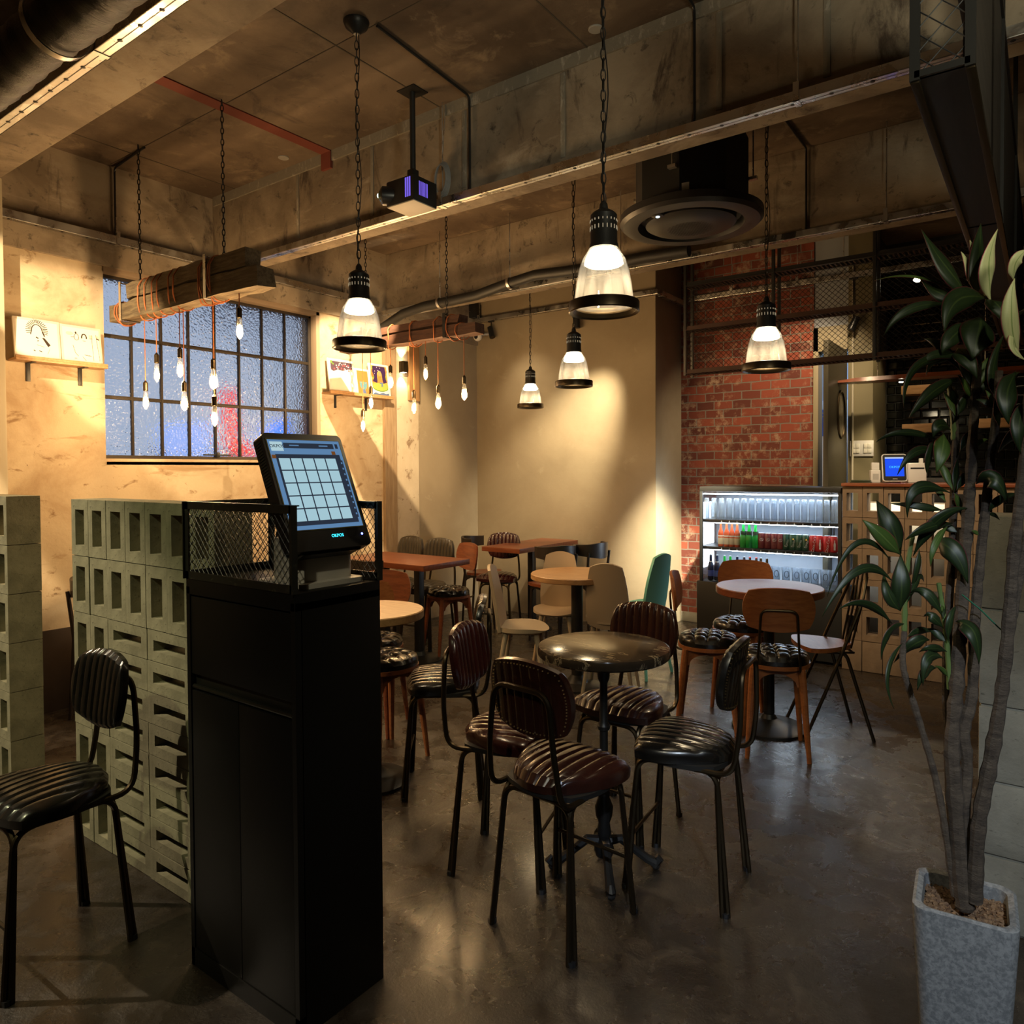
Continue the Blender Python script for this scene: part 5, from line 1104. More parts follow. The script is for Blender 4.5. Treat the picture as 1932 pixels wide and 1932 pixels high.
# hanging live-edge plank with a downlight
a = at(1572, 722, 'y', 5.80); b = at(1850, 702, 'y', 5.80)
t = thing('hanging_plank', 'rough red-brown plank hung on thin rods over the bar, small lamp beneath', 'plank', (a.x, 5.80, a.z)); L_ = b.x-a.x+0.5
m = MB(); n = 26; V = []; F = []
for i in range(n+1):
    x = L_*i/n; e = min(1, 0.35+i/5); j = random.uniform(-.004, .004)
    V += [(x, -0.09*e+j, -0.014*e), (x, 0.09, -0.014*e), (x, 0.09, 0.016*e), (x, -0.075*e+j, 0.016*e)]
for i in range(n):
    for k in range(4): F.append((i*4+k, i*4+(k+1) % 4, i*4+4+(k+1) % 4, i*4+4+k))
F += [(3, 2, 1, 0), (n*4, n*4+1, n*4+2, n*4+3)]; m.v = V; m.f = F; m.build('board', WOODR, t)
for x in (0.30, 0.95): MB().tube([(x, 0, 0.01), (x, 0, ZC-a.z)], 0.0035, 6).build('rod', CHROME, t)
q = at(1700, 719, 'y', 5.80)-Vector((a.x, 5.80, a.z))
MB().lathe([(0.018, 0.0), (0.018, -0.016)], 14, (q.x, 0, -0.012)).build('lamp_body', BLACK_STEEL, t)
MB().lathe([(0.0145, -0.0162), (0.010, -0.022), (0.001, -0.024)], 14, (q.x, 0, -0.012)).build('lamp_lens', emis('plank_lamp', (1.0, 0.85, 0.6), 40), t)
light('plank_light', 'SPOT', (q.x, 0, -0.05), 26, (1.0, 0.78, 0.48), t, size=0.015, angle=120, blend=0.5)
# ------------------------------------------------------------------ hanging mesh shelf over the bar
t = thing('hanging_mesh_shelf', 'long black steel mesh shelf hung from the ceiling over fridge and bar', 'shelf', (-2.12, 5.0, 2.03)); L_ = 2.05
RUST = mat('rusty_steel', (0.05, 0.022, 0.014), 0.6, 0.3, bump=(60, 0.2, 0.003))
for z in (0, 0.31, 0.625):
    for y in (0, 0.13): MB().box((0, y-0.012, z), (L_, y+0.012, z+0.006)).box((0, y-0.003, z), (L_, y+0.003, z+0.030)).build('rail', RUST if z < 0.6 else BLACK_STEEL, t)
    MB().join(diamond_mesh(L_, 0.13, 0.03, 0.05, 0.0016), T(0, 0, z+0.004) @ RX(-90) @ Matrix.Scale(-1, 4, (0,0,1)) @ Matrix.Identity(4)).build('shelf_mesh', BLACK_STEEL, t) if False else None
    m = MB()
    for i in range(int(L_/0.028)): m.box((i*0.028, 0, z+0.003), (i*0.028+0.010, 0.13, z+0.006))
    m.build('shelf_grille', RUST, t)
xs = [at(px, 600, 'y', 5.0).x+2.12 for px in (1293, 1459, 1650)]+[L_-0.012]
for x in xs:
    for y in (0, 0.13): MB().box((x-0.010, y-0.010, -0.012), (x+0.010, y+0.010, ZC-2.03), 0.001).build('post', BLACK_STEEL, t)
MB().join(diamond_mesh(L_, 0.625, 0.036, 0.066, 0.0021), T(0, 0.006, 0.004)).build('mesh_panel', BLACK_STEEL, t)
t = thing('hanging_box_truss', 'black box truss with wide-meshed end hanging from the ceiling at upper right', 'shelf', (-0.193, 1.48, 2.03)); L_ = 3.49
MB().box((0.004, 0, 0), (0.080, L_, 0.004)).build('bottom_board', mat('dark_stained_board', (0.028, 0.021, 0.015), 0.6, stretch=(14, 1, 14), var=(5, (0.016, 0.012, 0.009), 8, 0.35, 0.65)), t)
MB().box((0.078, 0.002, 0), (0.084, L_, 0.57)).build('side_board', bpy.data.materials['dark_stained_board'], t)
for x in (0.0, 0.084):
    for z in (0.0, 0.57): MB().box((x-0.007, 0, z-0.007), (x+0.007, L_, z+0.007), 0.001).build('edge_angle', DARK_BRONZE if z == 0 else BLACK_STEEL, t)
for y in (0, 1.0, 2.1):
    m = MB()
    for x in (0.0, 0.084): m.box((x-0.008, y-0.006, -0.004), (x+0.008, y+0.006, ZC-2.03))
    m.box((0, y-0.006, 0), (0.084, y+0.006, 0.012)).build('frame_hoop', BLACK_STEEL, t)
MB().join(diamond_mesh(0.084, 0.57, 0.030, 0.078, 0.0017), T(0, -0.002, 0)).build('end_mesh', mat('blue_steel_wire', (0.09, 0.095, 0.10), 0.35, 0.8), t)
for (x, y, lb) in ((-0.02, 1.95, 'black steel hanger post right of the box truss, near one'), (0.03, 2.3, 'black steel hanger post right of the box truss, far one')):
    solo('hanger_post', MB().box((-0.010, -0.010, 1.95-ZC), (0.010, 0.010, 0), 0.001), BLACK_STEEL, lb, 'post', (x, y, ZC), 0, 'steel hanger posts')
# ------------------------------------------------------------------ potted plant at the right
t = thing('potted_plant', 'tall red-edged dracaena with bare stems in a tapered grey stone planter', 'plant', (-0.124, 1.695, 0), 4)
PINV = (T(-0.124, 1.695, 0) @ RZ(4)).inverted()
m = MB(); n = 40; prof = [(0.062, 0.0), (0.064, 0.01), (0.0885, 0.468), (0.0885, 0.478), (0.083, 0.482), (0.073, 0.478), (0.071, 0.455), (0.069, 0.40)]
sq = rrect(2, 2, 0.30, 9); n = len(sq); V = []; F = []
for r, z in prof: V += [(x*r, y*r, z) for x, y in sq]
for i in range(len(prof)-1):
    for k in range(n): F.append((i*n+k, i*n+(k+1) % n, (i+1)*n+(k+1) % n, (i+1)*n+k))
F.append(tuple(range(n-1, -1, -1))); m.v = V; m.f = F
m.build('planter', mat('speckled_stone', (0.23, 0.235, 0.235), 0.75, var=(120, (0.13, 0.135, 0.14), 4, 0.4, 0.6), stain=[(260, 0.62, 0.68, (0.05, 0.05, 0.055))], bump=(160, 0.15, 0.002)), t, ang=50)
m = MB(); g = 26; V = []; F = []
for i in range(g+1):
    for j in range(g+1):
        u, v = -1+2*i/g, -1+2*j/g; x, y = u*math.sqrt(1-0.25*v*v)*0.072, v*math.sqrt(1-0.25*u*u)*0.072; V.append((x, y, 0.452+random.uniform(-.004, .004)))
for i in range(g):
    for j in range(g): a = i*(g+1)+j; F.append((a, a+g+1, a+g+2, a+1))
m.v = V; m.f = F
for k in range(700):
    a, b = random.uniform(-.068, .068), random.uniform(-.068, .068); q = 0.0028*random.uniform(.6, 1.3)
    m.box((-q, -q*.8, -q*.6), (q, q*.8, q*.6), 0, T(a, b, 0.4545) @ RX(random.uniform(0, 90)) @ RZ(random.uniform(0, 90)))
o = m.build('soil', mat('bark_gravel', (0.20, 0.115, 0.055), 0.8, var=(90, (0.07, 0.035, 0.017), 4, 0.35, 0.65), stain=[(150, 0.6, 0.68, (0.36, 0.24, 0.13))]), t); o['kind'] = 'stuff'
BARK = mat('pale_bark', (0.085, 0.062, 0.042), 0.9, var=(30, (0.035, 0.024, 0.016), 6, 0.35, 0.65), stretch=(1, 1, 2.0), bump=(60, 0.9, 0.006)); GSTEM = mat('green_stem', (0.085, 0.13, 0.035), 0.5)
def stem(pts, r0, r1, mt=BARK, D=1.47, D1=None, nm='trunk'):
    D1 = D1 or D; P = [PINV @ dep(x, y, D+(D1-D)*i/(len(pts)-1)) for i, (x, y) in enumerate(pts)]
    Q = []; 
    for i in range(len(P)-1):
        for k in range(6): 
            a = k/6; p0 = P[max(i-1, 0)]; p1 = P[i]; p2 = P[i+1]; p3 = P[min(i+2, len(P)-1)]
            Q.append(0.5*((2*p1)+(p2-p0)*a+(2*p0-5*p1+4*p2-p3)*a*a+(3*p1-p0-3*p2+p3)*a**3))
    Q.append(P[-1]); N_ = len(Q)
    MB().tube(Q, [(r0+(r1-r0)*(i/(N_-1)))*(1+0.09*math.sin(i*2.4)+random.uniform(-.09, .09)) for i in range(N_)], 9).build(nm, mt, t)
stem([(1821, 1716), (1812, 1640), (1800, 1480), (1796, 1400), (1805, 1290), (1812, 1180), (1818, 1080), (1826, 980), (1832, 880), (1838, 780), (1843, 700), (1845, 640)], 0.0165, 0.0075, D=1.44, D1=1.50)
stem([(1838, 1700), (1846, 1560), (1868, 1440), (1888, 1320), (1903, 1180), (1913, 1040), (1925, 940), (1936, 830), (1945, 700)], 0.0145, 0.0085, D=1.43, D1=1.36)
stem([(1802, 1690), (1782, 1560), (1765, 1470), (1740, 1380), (1715, 1300), (1703, 1250), (1706, 1190)], 0.0075, 0.0058, D=1.45, D1=1.50)
stem([(1706, 1190), (1708, 1120), (1713, 1060), (1722, 1010)], 0.0055, 0.0045, GSTEM, D=1.50, nm='green_stem')
stem([(1828, 1700), (1818, 1560), (1824, 1440), (1818, 1380), (1834, 1310), (1838, 1200), (1845, 1100), (1855, 1000), (1868, 880), (1880, 780), (1885, 700)], 0.0125, 0.0072, D=1.45, D1=1.47)
stem([(1806, 1650), (1793, 1500), (1786, 1300), (1790, 1150), (1796, 1040), (1800, 900), (1803, 800), (1800, 730)], 0.010, 0.0055, D=1.48, D1=1.54)
stem([(1843, 1700), (1847, 1620), (1845, 1560)], 0.0105, 0.0085, D=1.44)
stem([(1905, 1190), (1918, 1120), (1932, 1040), (1950, 960)], 0.0085, 0.0065, D=1.40, D1=1.38)
stem([(1792, 1300), (1787, 1220), (1780, 1160), (1771, 1100)], 0.0055, 0.0045, GSTEM, D=1.47, nm='green_stem')
stem([(1800, 830), (1797, 780), (1790, 720)], 0.006, 0.005, GSTEM, D=1.53, nm='green_stem')
P = [PINV @ dep(x, y, 1.43) for x, y in ((1815, 1122), (1850, 1150), (1885, 1185), (1905, 1200), (1910, 1192))]
MB().tube(P, 0.0014, 5).build('twine', mat('green_twine', (0.01, 0.12, 0.06), 0.6), t)
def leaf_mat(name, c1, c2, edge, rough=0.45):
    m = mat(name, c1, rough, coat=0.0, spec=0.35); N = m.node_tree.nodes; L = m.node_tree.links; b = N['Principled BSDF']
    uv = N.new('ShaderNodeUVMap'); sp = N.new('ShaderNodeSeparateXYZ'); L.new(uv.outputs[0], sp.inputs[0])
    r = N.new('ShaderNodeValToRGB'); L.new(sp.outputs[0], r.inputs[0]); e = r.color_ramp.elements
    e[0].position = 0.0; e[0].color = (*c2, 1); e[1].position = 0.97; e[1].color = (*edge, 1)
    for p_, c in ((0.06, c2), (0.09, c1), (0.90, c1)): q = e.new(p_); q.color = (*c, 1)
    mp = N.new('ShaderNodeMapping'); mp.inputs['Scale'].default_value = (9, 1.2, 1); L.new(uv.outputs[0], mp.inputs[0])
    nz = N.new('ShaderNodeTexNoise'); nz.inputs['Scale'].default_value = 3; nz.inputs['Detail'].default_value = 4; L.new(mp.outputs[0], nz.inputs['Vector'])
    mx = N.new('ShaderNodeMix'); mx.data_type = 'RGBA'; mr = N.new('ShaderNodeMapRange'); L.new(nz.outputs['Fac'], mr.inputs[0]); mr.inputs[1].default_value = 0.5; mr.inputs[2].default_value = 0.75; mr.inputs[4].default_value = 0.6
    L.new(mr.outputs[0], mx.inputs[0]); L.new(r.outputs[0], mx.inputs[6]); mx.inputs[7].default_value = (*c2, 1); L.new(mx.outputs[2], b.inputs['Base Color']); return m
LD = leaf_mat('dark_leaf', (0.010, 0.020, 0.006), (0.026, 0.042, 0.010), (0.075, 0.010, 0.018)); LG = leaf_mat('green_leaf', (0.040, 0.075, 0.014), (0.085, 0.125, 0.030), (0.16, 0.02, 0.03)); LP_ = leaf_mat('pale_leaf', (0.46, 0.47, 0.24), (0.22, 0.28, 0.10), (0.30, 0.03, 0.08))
def leaf(b0, b1, wpx, kind, mid=None, D=1.47, dd=0.0):
    D1 = D+dd; p0 = PINV @ dep(*b0, D); p2 = PINV @ dep(*b1, D1)
    if mid: pm = PINV @ dep(*mid, (D+D1)/2-0.02)
    else:
        L_ = (p2-p0).length; pm = (p0+p2)/2 + Vector((0, 0, 0.10*L_)) - (PINV.to_3x3() @ FW)*0.04*L_
    pc = 2*pm-(p0+p2)/2; w_ = wpx*D/FPX*0.43; n = 16; V = []; F = []; UVv = []
    view = (PINV.to_3x3() @ (FW)).normalized(); roll = random.uniform(-0.45, 0.45)
    for i in range(n+1):
        s = i/n; p = p0*(1-s)**2+pc*2*s*(1-s)+p2*s*s; tg = ((pc-p0)*(1-s)+(p2-pc)*s).normalized()
        sd = tg.cross(view); sd = sd.normalized() if sd.length > 1e-4 else tg.orthogonal().normalized(); nm = sd.cross(tg).normalized()
        sd = (sd*math.cos(roll)+nm*math.sin(roll)); nm = sd.cross(tg).normalized()
        ww = w_*max(0.02, (math.sin(PI*min(1, s*0.95+0.03)**0.80))**1.15)*(0.25+0.75*min(1, s/0.22))
        if s > 0.985: ww = w_*0.02
        for a in (-1, -0.5, 0, 0.5, 1):
            V.append(p+sd*a*ww+nm*(0.20*abs(a)*ww + 0.10*ww*math.sin(7*s+a*2.2+roll*9))); UVv.append((abs(a), s))
    for i in range(n):
        for k in range(4): F.append((i*5+k, i*5+k+1, i*5+6+k, i*5+5+k))
    me = bpy.data.meshes.new('leaf'); me.from_pydata([tuple(v) for v in V], [], F); uvl = me.uv_layers.new(name='UVMap')
    for lp in me.loops: uvl.data[lp.index].uv = UVv[lp.vertex_index]
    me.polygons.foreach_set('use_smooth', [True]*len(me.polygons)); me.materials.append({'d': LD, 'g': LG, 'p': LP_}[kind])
    o = bpy.data.objects.new('leaf', me); COL.objects.link(o); o.parent = t
    if kind == 'p': o['label'] = 'pale yellow-green leaf'
    so = o.modifiers.new('s', 'SOLIDIFY'); so.thickness = 0.0008
def c1(p): return (1560+p[0]/2.274, 420+p[1]/2.274)
def c2(p): return (1560+p[0]/2.274, 860+p[1]/2.274)
K = 1/2.274
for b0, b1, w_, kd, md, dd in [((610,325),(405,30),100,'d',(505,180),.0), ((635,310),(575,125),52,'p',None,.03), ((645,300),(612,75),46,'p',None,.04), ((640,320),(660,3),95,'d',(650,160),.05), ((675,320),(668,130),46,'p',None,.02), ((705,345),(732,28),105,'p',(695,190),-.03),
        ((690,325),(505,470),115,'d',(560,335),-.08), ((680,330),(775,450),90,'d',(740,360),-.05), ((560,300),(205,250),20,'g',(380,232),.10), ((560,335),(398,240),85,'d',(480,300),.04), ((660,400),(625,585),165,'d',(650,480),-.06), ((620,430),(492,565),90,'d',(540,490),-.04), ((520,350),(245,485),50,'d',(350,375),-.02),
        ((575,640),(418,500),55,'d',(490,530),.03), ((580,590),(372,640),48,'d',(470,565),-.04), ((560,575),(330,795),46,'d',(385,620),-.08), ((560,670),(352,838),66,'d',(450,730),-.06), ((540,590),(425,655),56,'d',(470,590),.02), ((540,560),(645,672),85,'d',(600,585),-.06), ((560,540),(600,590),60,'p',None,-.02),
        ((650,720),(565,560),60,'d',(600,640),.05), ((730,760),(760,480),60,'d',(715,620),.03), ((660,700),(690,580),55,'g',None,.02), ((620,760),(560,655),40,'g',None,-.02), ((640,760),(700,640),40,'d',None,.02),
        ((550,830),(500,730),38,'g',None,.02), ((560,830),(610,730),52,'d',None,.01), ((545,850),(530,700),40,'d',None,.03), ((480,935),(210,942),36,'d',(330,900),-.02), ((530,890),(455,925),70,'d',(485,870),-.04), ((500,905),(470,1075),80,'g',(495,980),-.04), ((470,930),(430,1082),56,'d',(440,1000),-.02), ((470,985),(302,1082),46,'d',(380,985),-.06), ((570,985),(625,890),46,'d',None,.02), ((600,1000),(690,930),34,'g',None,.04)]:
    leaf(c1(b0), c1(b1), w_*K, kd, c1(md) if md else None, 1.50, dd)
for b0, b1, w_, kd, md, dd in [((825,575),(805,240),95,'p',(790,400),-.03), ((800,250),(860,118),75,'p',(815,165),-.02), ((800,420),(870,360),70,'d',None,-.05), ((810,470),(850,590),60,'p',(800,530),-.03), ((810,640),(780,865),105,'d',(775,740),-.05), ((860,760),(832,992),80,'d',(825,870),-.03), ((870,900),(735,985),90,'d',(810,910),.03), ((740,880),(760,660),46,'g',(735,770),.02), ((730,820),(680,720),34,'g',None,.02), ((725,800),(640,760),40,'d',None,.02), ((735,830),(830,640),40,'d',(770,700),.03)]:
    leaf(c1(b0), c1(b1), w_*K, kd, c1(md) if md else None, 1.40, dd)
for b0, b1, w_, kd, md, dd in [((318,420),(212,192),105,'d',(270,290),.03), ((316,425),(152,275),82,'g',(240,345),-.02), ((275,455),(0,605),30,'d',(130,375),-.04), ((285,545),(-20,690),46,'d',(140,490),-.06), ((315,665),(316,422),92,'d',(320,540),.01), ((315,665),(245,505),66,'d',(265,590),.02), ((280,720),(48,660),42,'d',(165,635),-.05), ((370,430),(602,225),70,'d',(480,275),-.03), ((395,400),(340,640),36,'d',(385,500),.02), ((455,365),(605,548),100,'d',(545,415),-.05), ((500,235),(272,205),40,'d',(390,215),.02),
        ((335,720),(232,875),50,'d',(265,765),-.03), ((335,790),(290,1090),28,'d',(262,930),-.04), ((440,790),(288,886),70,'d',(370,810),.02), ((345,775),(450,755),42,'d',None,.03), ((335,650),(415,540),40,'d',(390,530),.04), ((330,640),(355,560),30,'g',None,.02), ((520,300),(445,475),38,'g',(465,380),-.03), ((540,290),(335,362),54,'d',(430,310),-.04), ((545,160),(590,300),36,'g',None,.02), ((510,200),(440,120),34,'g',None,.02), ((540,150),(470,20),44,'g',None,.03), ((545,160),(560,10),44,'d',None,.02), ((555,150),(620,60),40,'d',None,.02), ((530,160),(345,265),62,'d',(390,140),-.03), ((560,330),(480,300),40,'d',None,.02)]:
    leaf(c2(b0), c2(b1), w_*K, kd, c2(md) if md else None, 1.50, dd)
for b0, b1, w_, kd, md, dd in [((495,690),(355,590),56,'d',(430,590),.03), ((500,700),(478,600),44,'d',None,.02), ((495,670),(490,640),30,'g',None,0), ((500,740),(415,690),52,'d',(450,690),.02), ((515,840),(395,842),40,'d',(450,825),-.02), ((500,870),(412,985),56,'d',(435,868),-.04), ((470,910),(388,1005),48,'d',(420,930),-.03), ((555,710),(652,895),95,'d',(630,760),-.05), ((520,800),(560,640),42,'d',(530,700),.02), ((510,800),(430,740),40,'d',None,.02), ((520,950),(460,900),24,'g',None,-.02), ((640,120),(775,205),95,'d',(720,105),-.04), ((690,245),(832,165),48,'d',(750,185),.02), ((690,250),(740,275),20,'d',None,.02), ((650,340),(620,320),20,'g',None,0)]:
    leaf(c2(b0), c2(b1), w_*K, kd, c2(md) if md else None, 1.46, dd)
# ------------------------------------------------------------------ picture shelves on the window wall
PAPER = mat('white_paper', (0.70, 0.66, 0.60), 0.6); BLK = mat('ink_black', (0.02, 0.02, 0.02), 0.6)
def ink(n_, c): return bpy.data.materials.get(n_) or mat(n_, c, 0.55)
def pshelf(y0, y1, z, label, brackets, group):
    t = thing('picture_shelf', label, 'shelf', (-4.5, (y0+y1)/2, z), 0, group); c = (y0+y1)/2
    MB().box((0.001, y0-c, -0.014), (0.105, y1-c, 0.0), 0.002).box((0.092, y0-c, 0), (0.105, y1-c, 0.012), 0.002).build('board', WOODL, t)
    for y in brackets:
        m = MB().box((0.001, y-c-0.011, -0.115), (0.006, y-c+0.011, -0.014), 0.002).box((0.001, y-c-0.011, -0.018), (0.085, y-c+0.011, -0.014), 0.001); m.build('bracket', BLACK_STEEL, t)
    return t
pshelf(1.565, 2.035, 1.958, 'pale wood picture shelf on two dark brackets, left of the window', (at(53, 720, 'x', -4.5).y, at(151, 730, 'x', -4.5).y), 'picture shelves')
pshelf(3.665, 4.335, 1.952, 'pale wood picture shelf on two dark brackets, right of the window', (at(632, 770, 'x', -4.5).y, at(690, 780, 'x', -4.5).y), 'picture shelves')
def picture(y0, y1, z0, h, label, frame_m, art, lean=8):
    """a board leaning on the wall; art is drawn in u, v (0..1) as thin inlays"""
    t = thing('picture', label, 'picture', (-4.5+0.080, (y0+y1)/2, z0), 90); w = y1-y0
    M = RX(-lean) if False else T(0, 0, 0) @ RX(-lean)
    MB().join(MB().box((-w/2, 0, 0), (w/2, 0.012, h), 0.001), M).build('board', frame_m, t)
    for i, (nm, mt, polys) in enumerate(art):
        m = MB(); y = -0.0004*(i+1)
        for pl in polys:
            P = [((u-0.5)*w, v*h) for u, v in pl]; n = len(P)
            m.add([(x, y, z) for x, z in P]+[(x, 0.001, z) for x, z in P], [tuple(range(n))]+[(k, n+k, n+(k+1) % n, (k+1) % n) for k in range(n)])
        MB().join(m, M).build(nm, mt, t)
def R(a, b, c, d_): return [(a, c), (b, c), (b, d_), (a, d_)]
def E(cx, cy, rx, ry, n=18, a0=0, a1=360): return [(cx+rx*math.cos(math.radians(a0+(a1-a0)*k/n)), cy+ry*math.sin(math.radians(a0+(a1-a0)*k/n))) for k in range(n + (0 if a1-a0 == 360 else 1))]
def S_(a, b, wd): 
    d = Vector((b[0]-a[0], b[1]-a[1])); nn = Vector((-d.y, d.x)).normalized()*wd/2
    return [(a[0]-nn.x, a[1]-nn.y), (b[0]-nn.x, b[1]-nn.y), (b[0]+nn.x, b[1]+nn.y), (a[0]+nn.x, a[1]+nn.y)]
FRM = mat('cream_board', (0.62, 0.55, 0.46), 0.6); INKB = ink('sepia_ink', (0.025, 0.014, 0.008)); FADE = ink('pale_peach', (0.75, 0.58, 0.42)); FADE2 = ink('pale_lilac', (0.60, 0.55, 0.62))
rays = [S_((0.50+0.13*math.cos(math.radians(a)), 0.72+0.17*math.sin(math.radians(a))), (0.50+0.24*math.cos(math.radians(a)), 0.72+0.26*math.sin(math.radians(a))), 0.016) for a in range(-20, 201, 11)]
arc = [S_((0.5+0.115*math.cos(math.radians(a)), 0.70+0.16*math.sin(math.radians(a))), (0.5+0.115*math.cos(math.radians(a+16)), 0.70+0.16*math.sin(math.radians(a+16))), 0.022) for a in range(0, 180, 15)]
ya, yb, yc = 1.570, 1.802, 2.018
picture(ya, yb-0.004, 1.959, 0.225, 'white drawing of a long-haired woman on the left shelf, the left one', FRM, [('paper', PAPER, [R(0.05, 0.95, 0.06, 0.94)]), ('drawing', INKB, rays+arc+[S_((0.385, 0.70), (0.36, 0.60), .02), S_((0.615, 0.70), (0.66, 0.58), .03), S_((0.47, 0.55), (0.52, 0.52), .03), [(0.60, 0.55), (0.66, 0.54), (0.78, 0.38), (0.72, 0.33)], S_((0.48, 0.36), (0.64, 0.32), .008), S_((0.76, 0.30), (0.70, 0.15), .006), S_((0.40, 0.22), (0.44, 0.20), .02), S_((0.52, 0.22), (0.58, 0.19), .02), S_((0.50, 0.45), (0.52, 0.47), .02)])])
picture(yb, yc, 1.959, 0.220, 'white drawing of two dark-haired people on the left shelf, the right one', FRM, [('paper', PAPER, [R(0.05, 0.95, 0.06, 0.94)]), ('sky', FADE, [E(0.22, 0.78, .09, .05), E(0.74, 0.76, .05, .05), E(0.90, 0.76, .04, .05)]), ('cloud', FADE2, [E(0.20, 0.85, .08, .03), E(0.74, 0.82, .04, .03), E(0.90, 0.82, .03, .03)]),
    ('drawing', INKB, [S_((0.38+0.055*math.cos(math.radians(a)), 0.70+0.085*math.sin(math.radians(a))), (0.38+0.055*math.cos(math.radians(a+22)), 0.70+0.085*math.sin(math.radians(a+22))), .010) for a in range(0, 360, 20)]+[E(0.37, 0.815, .02, .03, 10)]+[S_((0.57+0.06*math.cos(math.radians(a)), 0.70+0.10*math.sin(math.radians(a))), (0.57+0.06*math.cos(math.radians(a+22)), 0.70+0.10*math.sin(math.radians(a+22))), .028) for a in range(-10, 190, 20)]+[S_((0.53, 0.62), (0.61, 0.62), .008), S_((0.28, 0.48), (0.33, 0.28), .008), S_((0.33, 0.28), (0.40, 0.20), .008), S_((0.50, 0.20), (0.58, 0.10), .008), S_((0.55, 0.25), (0.72, 0.23), .012), S_((0.76, 0.80), (0.77, 0.12), .006), S_((0.87, 0.82), (0.93, 0.12), .006), S_((0.24, 0.69), (0.32, 0.69), .008), S_((0.70, 0.70), (0.78, 0.70), .008), S_((0.88, 0.72), (0.95, 0.69), .03), S_((0.30, 0.14), (0.36, 0.14), .01)])])
# the three coloured pictures
zy = 1.953
y1, y2, y3, y4 = 3.685, 3.945, 4.10, 4.325
GRN = ink('leaf_green_ink', (0.099, 0.198, 0.028)); LIME = ink('lime_ink', (0.248, 0.319, 0.066)); PUR = ink('night_purple_ink', (0.03, 0.01, 0.06)); PINK = ink('pink_ink', (0.330, 0.055, 0.072)); ORG = ink('orange_ink', (0.396, 0.165, 0.044)); YEL = ink('yellow_ink2', (0.413, 0.275, 0.055)); SKYB = ink('sky_blue_ink', (0.088, 0.231, 0.303)); BLU = ink('blue_ink', (0.088, 0.132, 0.264)); SKIN = ink('peach_ink', (0.385, 0.220, 0.121)); DKV = ink('dark_violet_ink', (0.06, 0.035, 0.055)); LPAP = ink('ivory_paper', (0.78, 0.72, 0.62)); WHT = ink('white_ink2', (0.8, 0.78, 0.75))
random.seed(3)
picture(y1, y2, zy, 0.265, 'big picture with dark floral top fading to white, leftmost on the right shelf', PAPER, [('paper', LPAP, [R(0.10, 0.93, 0.04, 0.93)]), ('night', DKV, [[(0.10, 0.93), (0.10, 0.66), (0.2, 0.62), (0.35, 0.68), (0.55, 0.66), (0.75, 0.72), (0.93, 0.74), (0.93, 0.93)]]), ('flowers', WHT, [E(random.uniform(.14, .9), random.uniform(.70, .90), .018, .016, 8) for _ in range(18)]), ('berries', PINK, [E(random.uniform(.13, .88), random.uniform(.66, .84), .026, .03, 9) for _ in range(9)]), ('leaves', GRN, [E(0.14, 0.90, .04, .05, 8), E(0.2, 0.84, .03, .03, 8)])])
picture(y2+0.004, y3, zy, 0.215, 'narrow orange picture of a calm blue face, middle of the right shelf', PAPER, [('ground', ORG, [R(0.14, 0.90, 0.06, 0.92)]), ('face', SKYB, [E(0.54, 0.42, .25, .22, 24, 180, 360)+[(0.79, 0.50), (0.29, 0.50)]]), ('features', YEL, [S_((0.34, 0.46), (0.46, 0.46), .015), S_((0.62, 0.46), (0.74, 0.46), .015), S_((0.54, 0.56), (0.54, 0.38), .03), E(0.54, 0.27, .05, .015, 10)]), ('neck', BLU, [[(0.46, 0.21), (0.62, 0.21), (0.70, 0.06), (0.42, 0.06)]])])
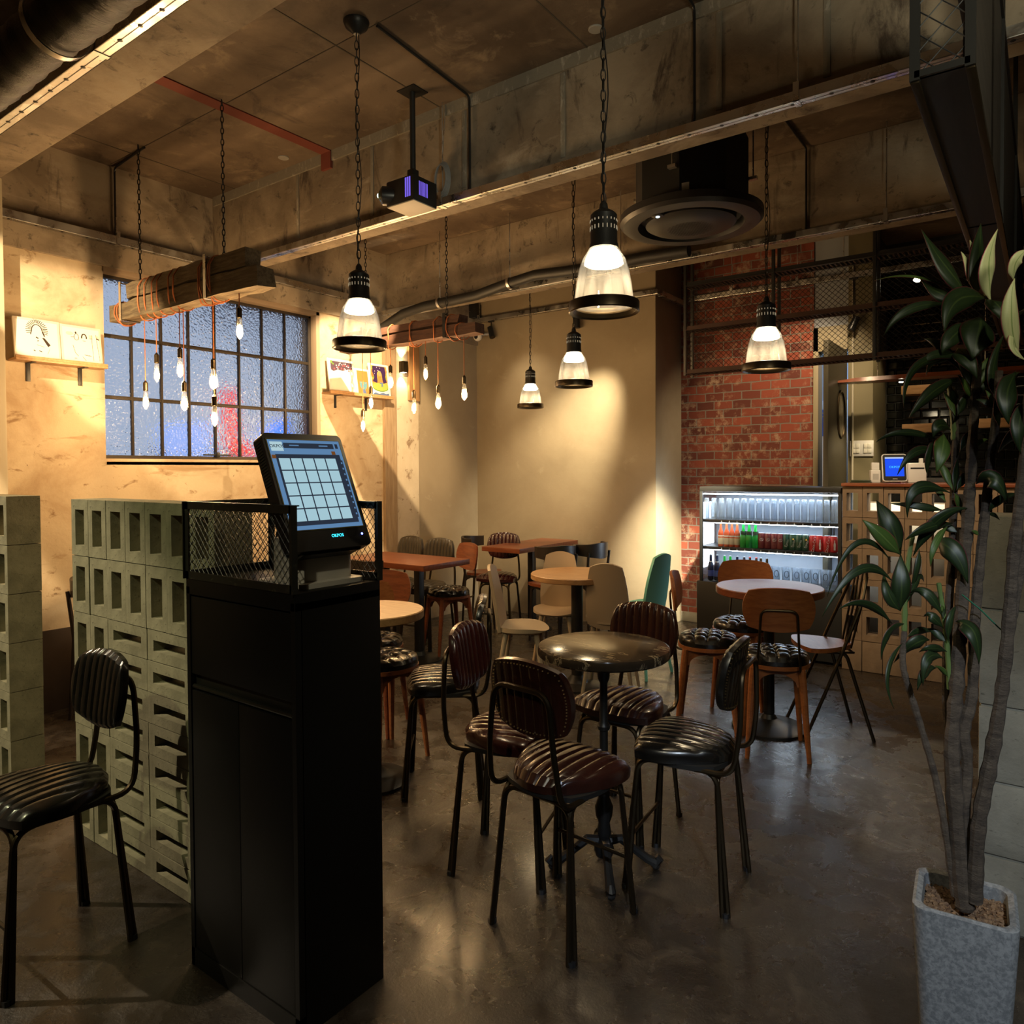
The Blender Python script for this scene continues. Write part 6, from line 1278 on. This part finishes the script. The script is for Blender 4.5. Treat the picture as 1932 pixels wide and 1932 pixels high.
picture(y3+0.006, y4, zy, 0.275, 'purple and green picture of a seated girl on a lawn, rightmost on right shelf', PAPER, [('ground', YEL, [R(0.10, 0.90, 0.30, 0.94)]), ('fruit', ORG, [E(random.choice([.14, .18, .82, .87]), random.uniform(.45, .9), .05, .05, 9) for _ in range(12)]), ('leaves', GRN, [E(random.choice([.2, .8]), random.uniform(.45, .9), .035, .04, 7) for _ in range(10)]), ('night', PUR, [[(0.20, 0.93), (0.80, 0.93), (0.84, 0.75), (0.78, 0.58), (0.86, 0.46), (0.70, 0.42), (0.30, 0.42), (0.14, 0.46), (0.24, 0.58), (0.16, 0.75)]]), ('stars', WHT, [E(random.uniform(.25, .75), random.uniform(.55, .9), .012, .012, 6) for _ in range(14)]), ('lawn_edge', GRN, [E(0.5, 0.27, .39, .11, 24)]), ('lawn', LIME, [E(0.5, 0.30, .38, .12, 24)]), ('hills', BLU, [[(0.10, 0.06), (0.90, 0.06), (0.90, 0.13), (0.75, 0.10), (0.6, 0.13), (0.4, 0.09), (0.2, 0.12)]]), ('hair', YEL, [E(0.5, 0.66, .12, .12, 16), R(0.38, 0.62, 0.46, 0.66)]), ('face', SKIN, [E(0.5, 0.68, .07, .065, 14)]), ('dress', ORG, [[(0.42, 0.60), (0.58, 0.60), (0.66, 0.42), (0.36, 0.42)]]), ('legs', BLU, [[(0.48, 0.44), (0.62, 0.44), (0.62, 0.32), (0.55, 0.31), (0.56, 0.40), (0.48, 0.40)]])])
# passage behind the door: a tall white cooler with a blue poster
t = thing('upright_cooler', 'white upright cooler with a blue poster, seen in the narrow doorway gap', 'cooler', (-1.50, 6.95, 0))
MB().box((-0.14, 0, 0), (0.28, 0.25, 1.95), 0.006).build('body', WHITE_PLASTIC, t)
q = at(1555, 800, 'y', 6.94)
MB().box((q.x+1.5-0.10, -0.004, q.z-0.11), (q.x+1.5+0.12, -0.001, q.z+0.13)).build('poster', mat('poster_blue', (0.02, 0.10, 0.42), 0.4), t)
MB().join(text('GOLD', 0.055, 0.0006), T(q.x+1.5+0.0, -0.0048, q.z+0.08) @ RX(90)).build('poster_lettering', mat('poster_yellow', (0.7, 0.6, 0.1), 0.4), t)
MB().lathe([(0.012, 0), (0.012, 0.004)], 12, M=T(q.x+1.5+0.02, -0.001, 1.15) @ RX(90)).build('red_button', mat('button_red', (0.6, 0.03, 0.05), 0.4), t)
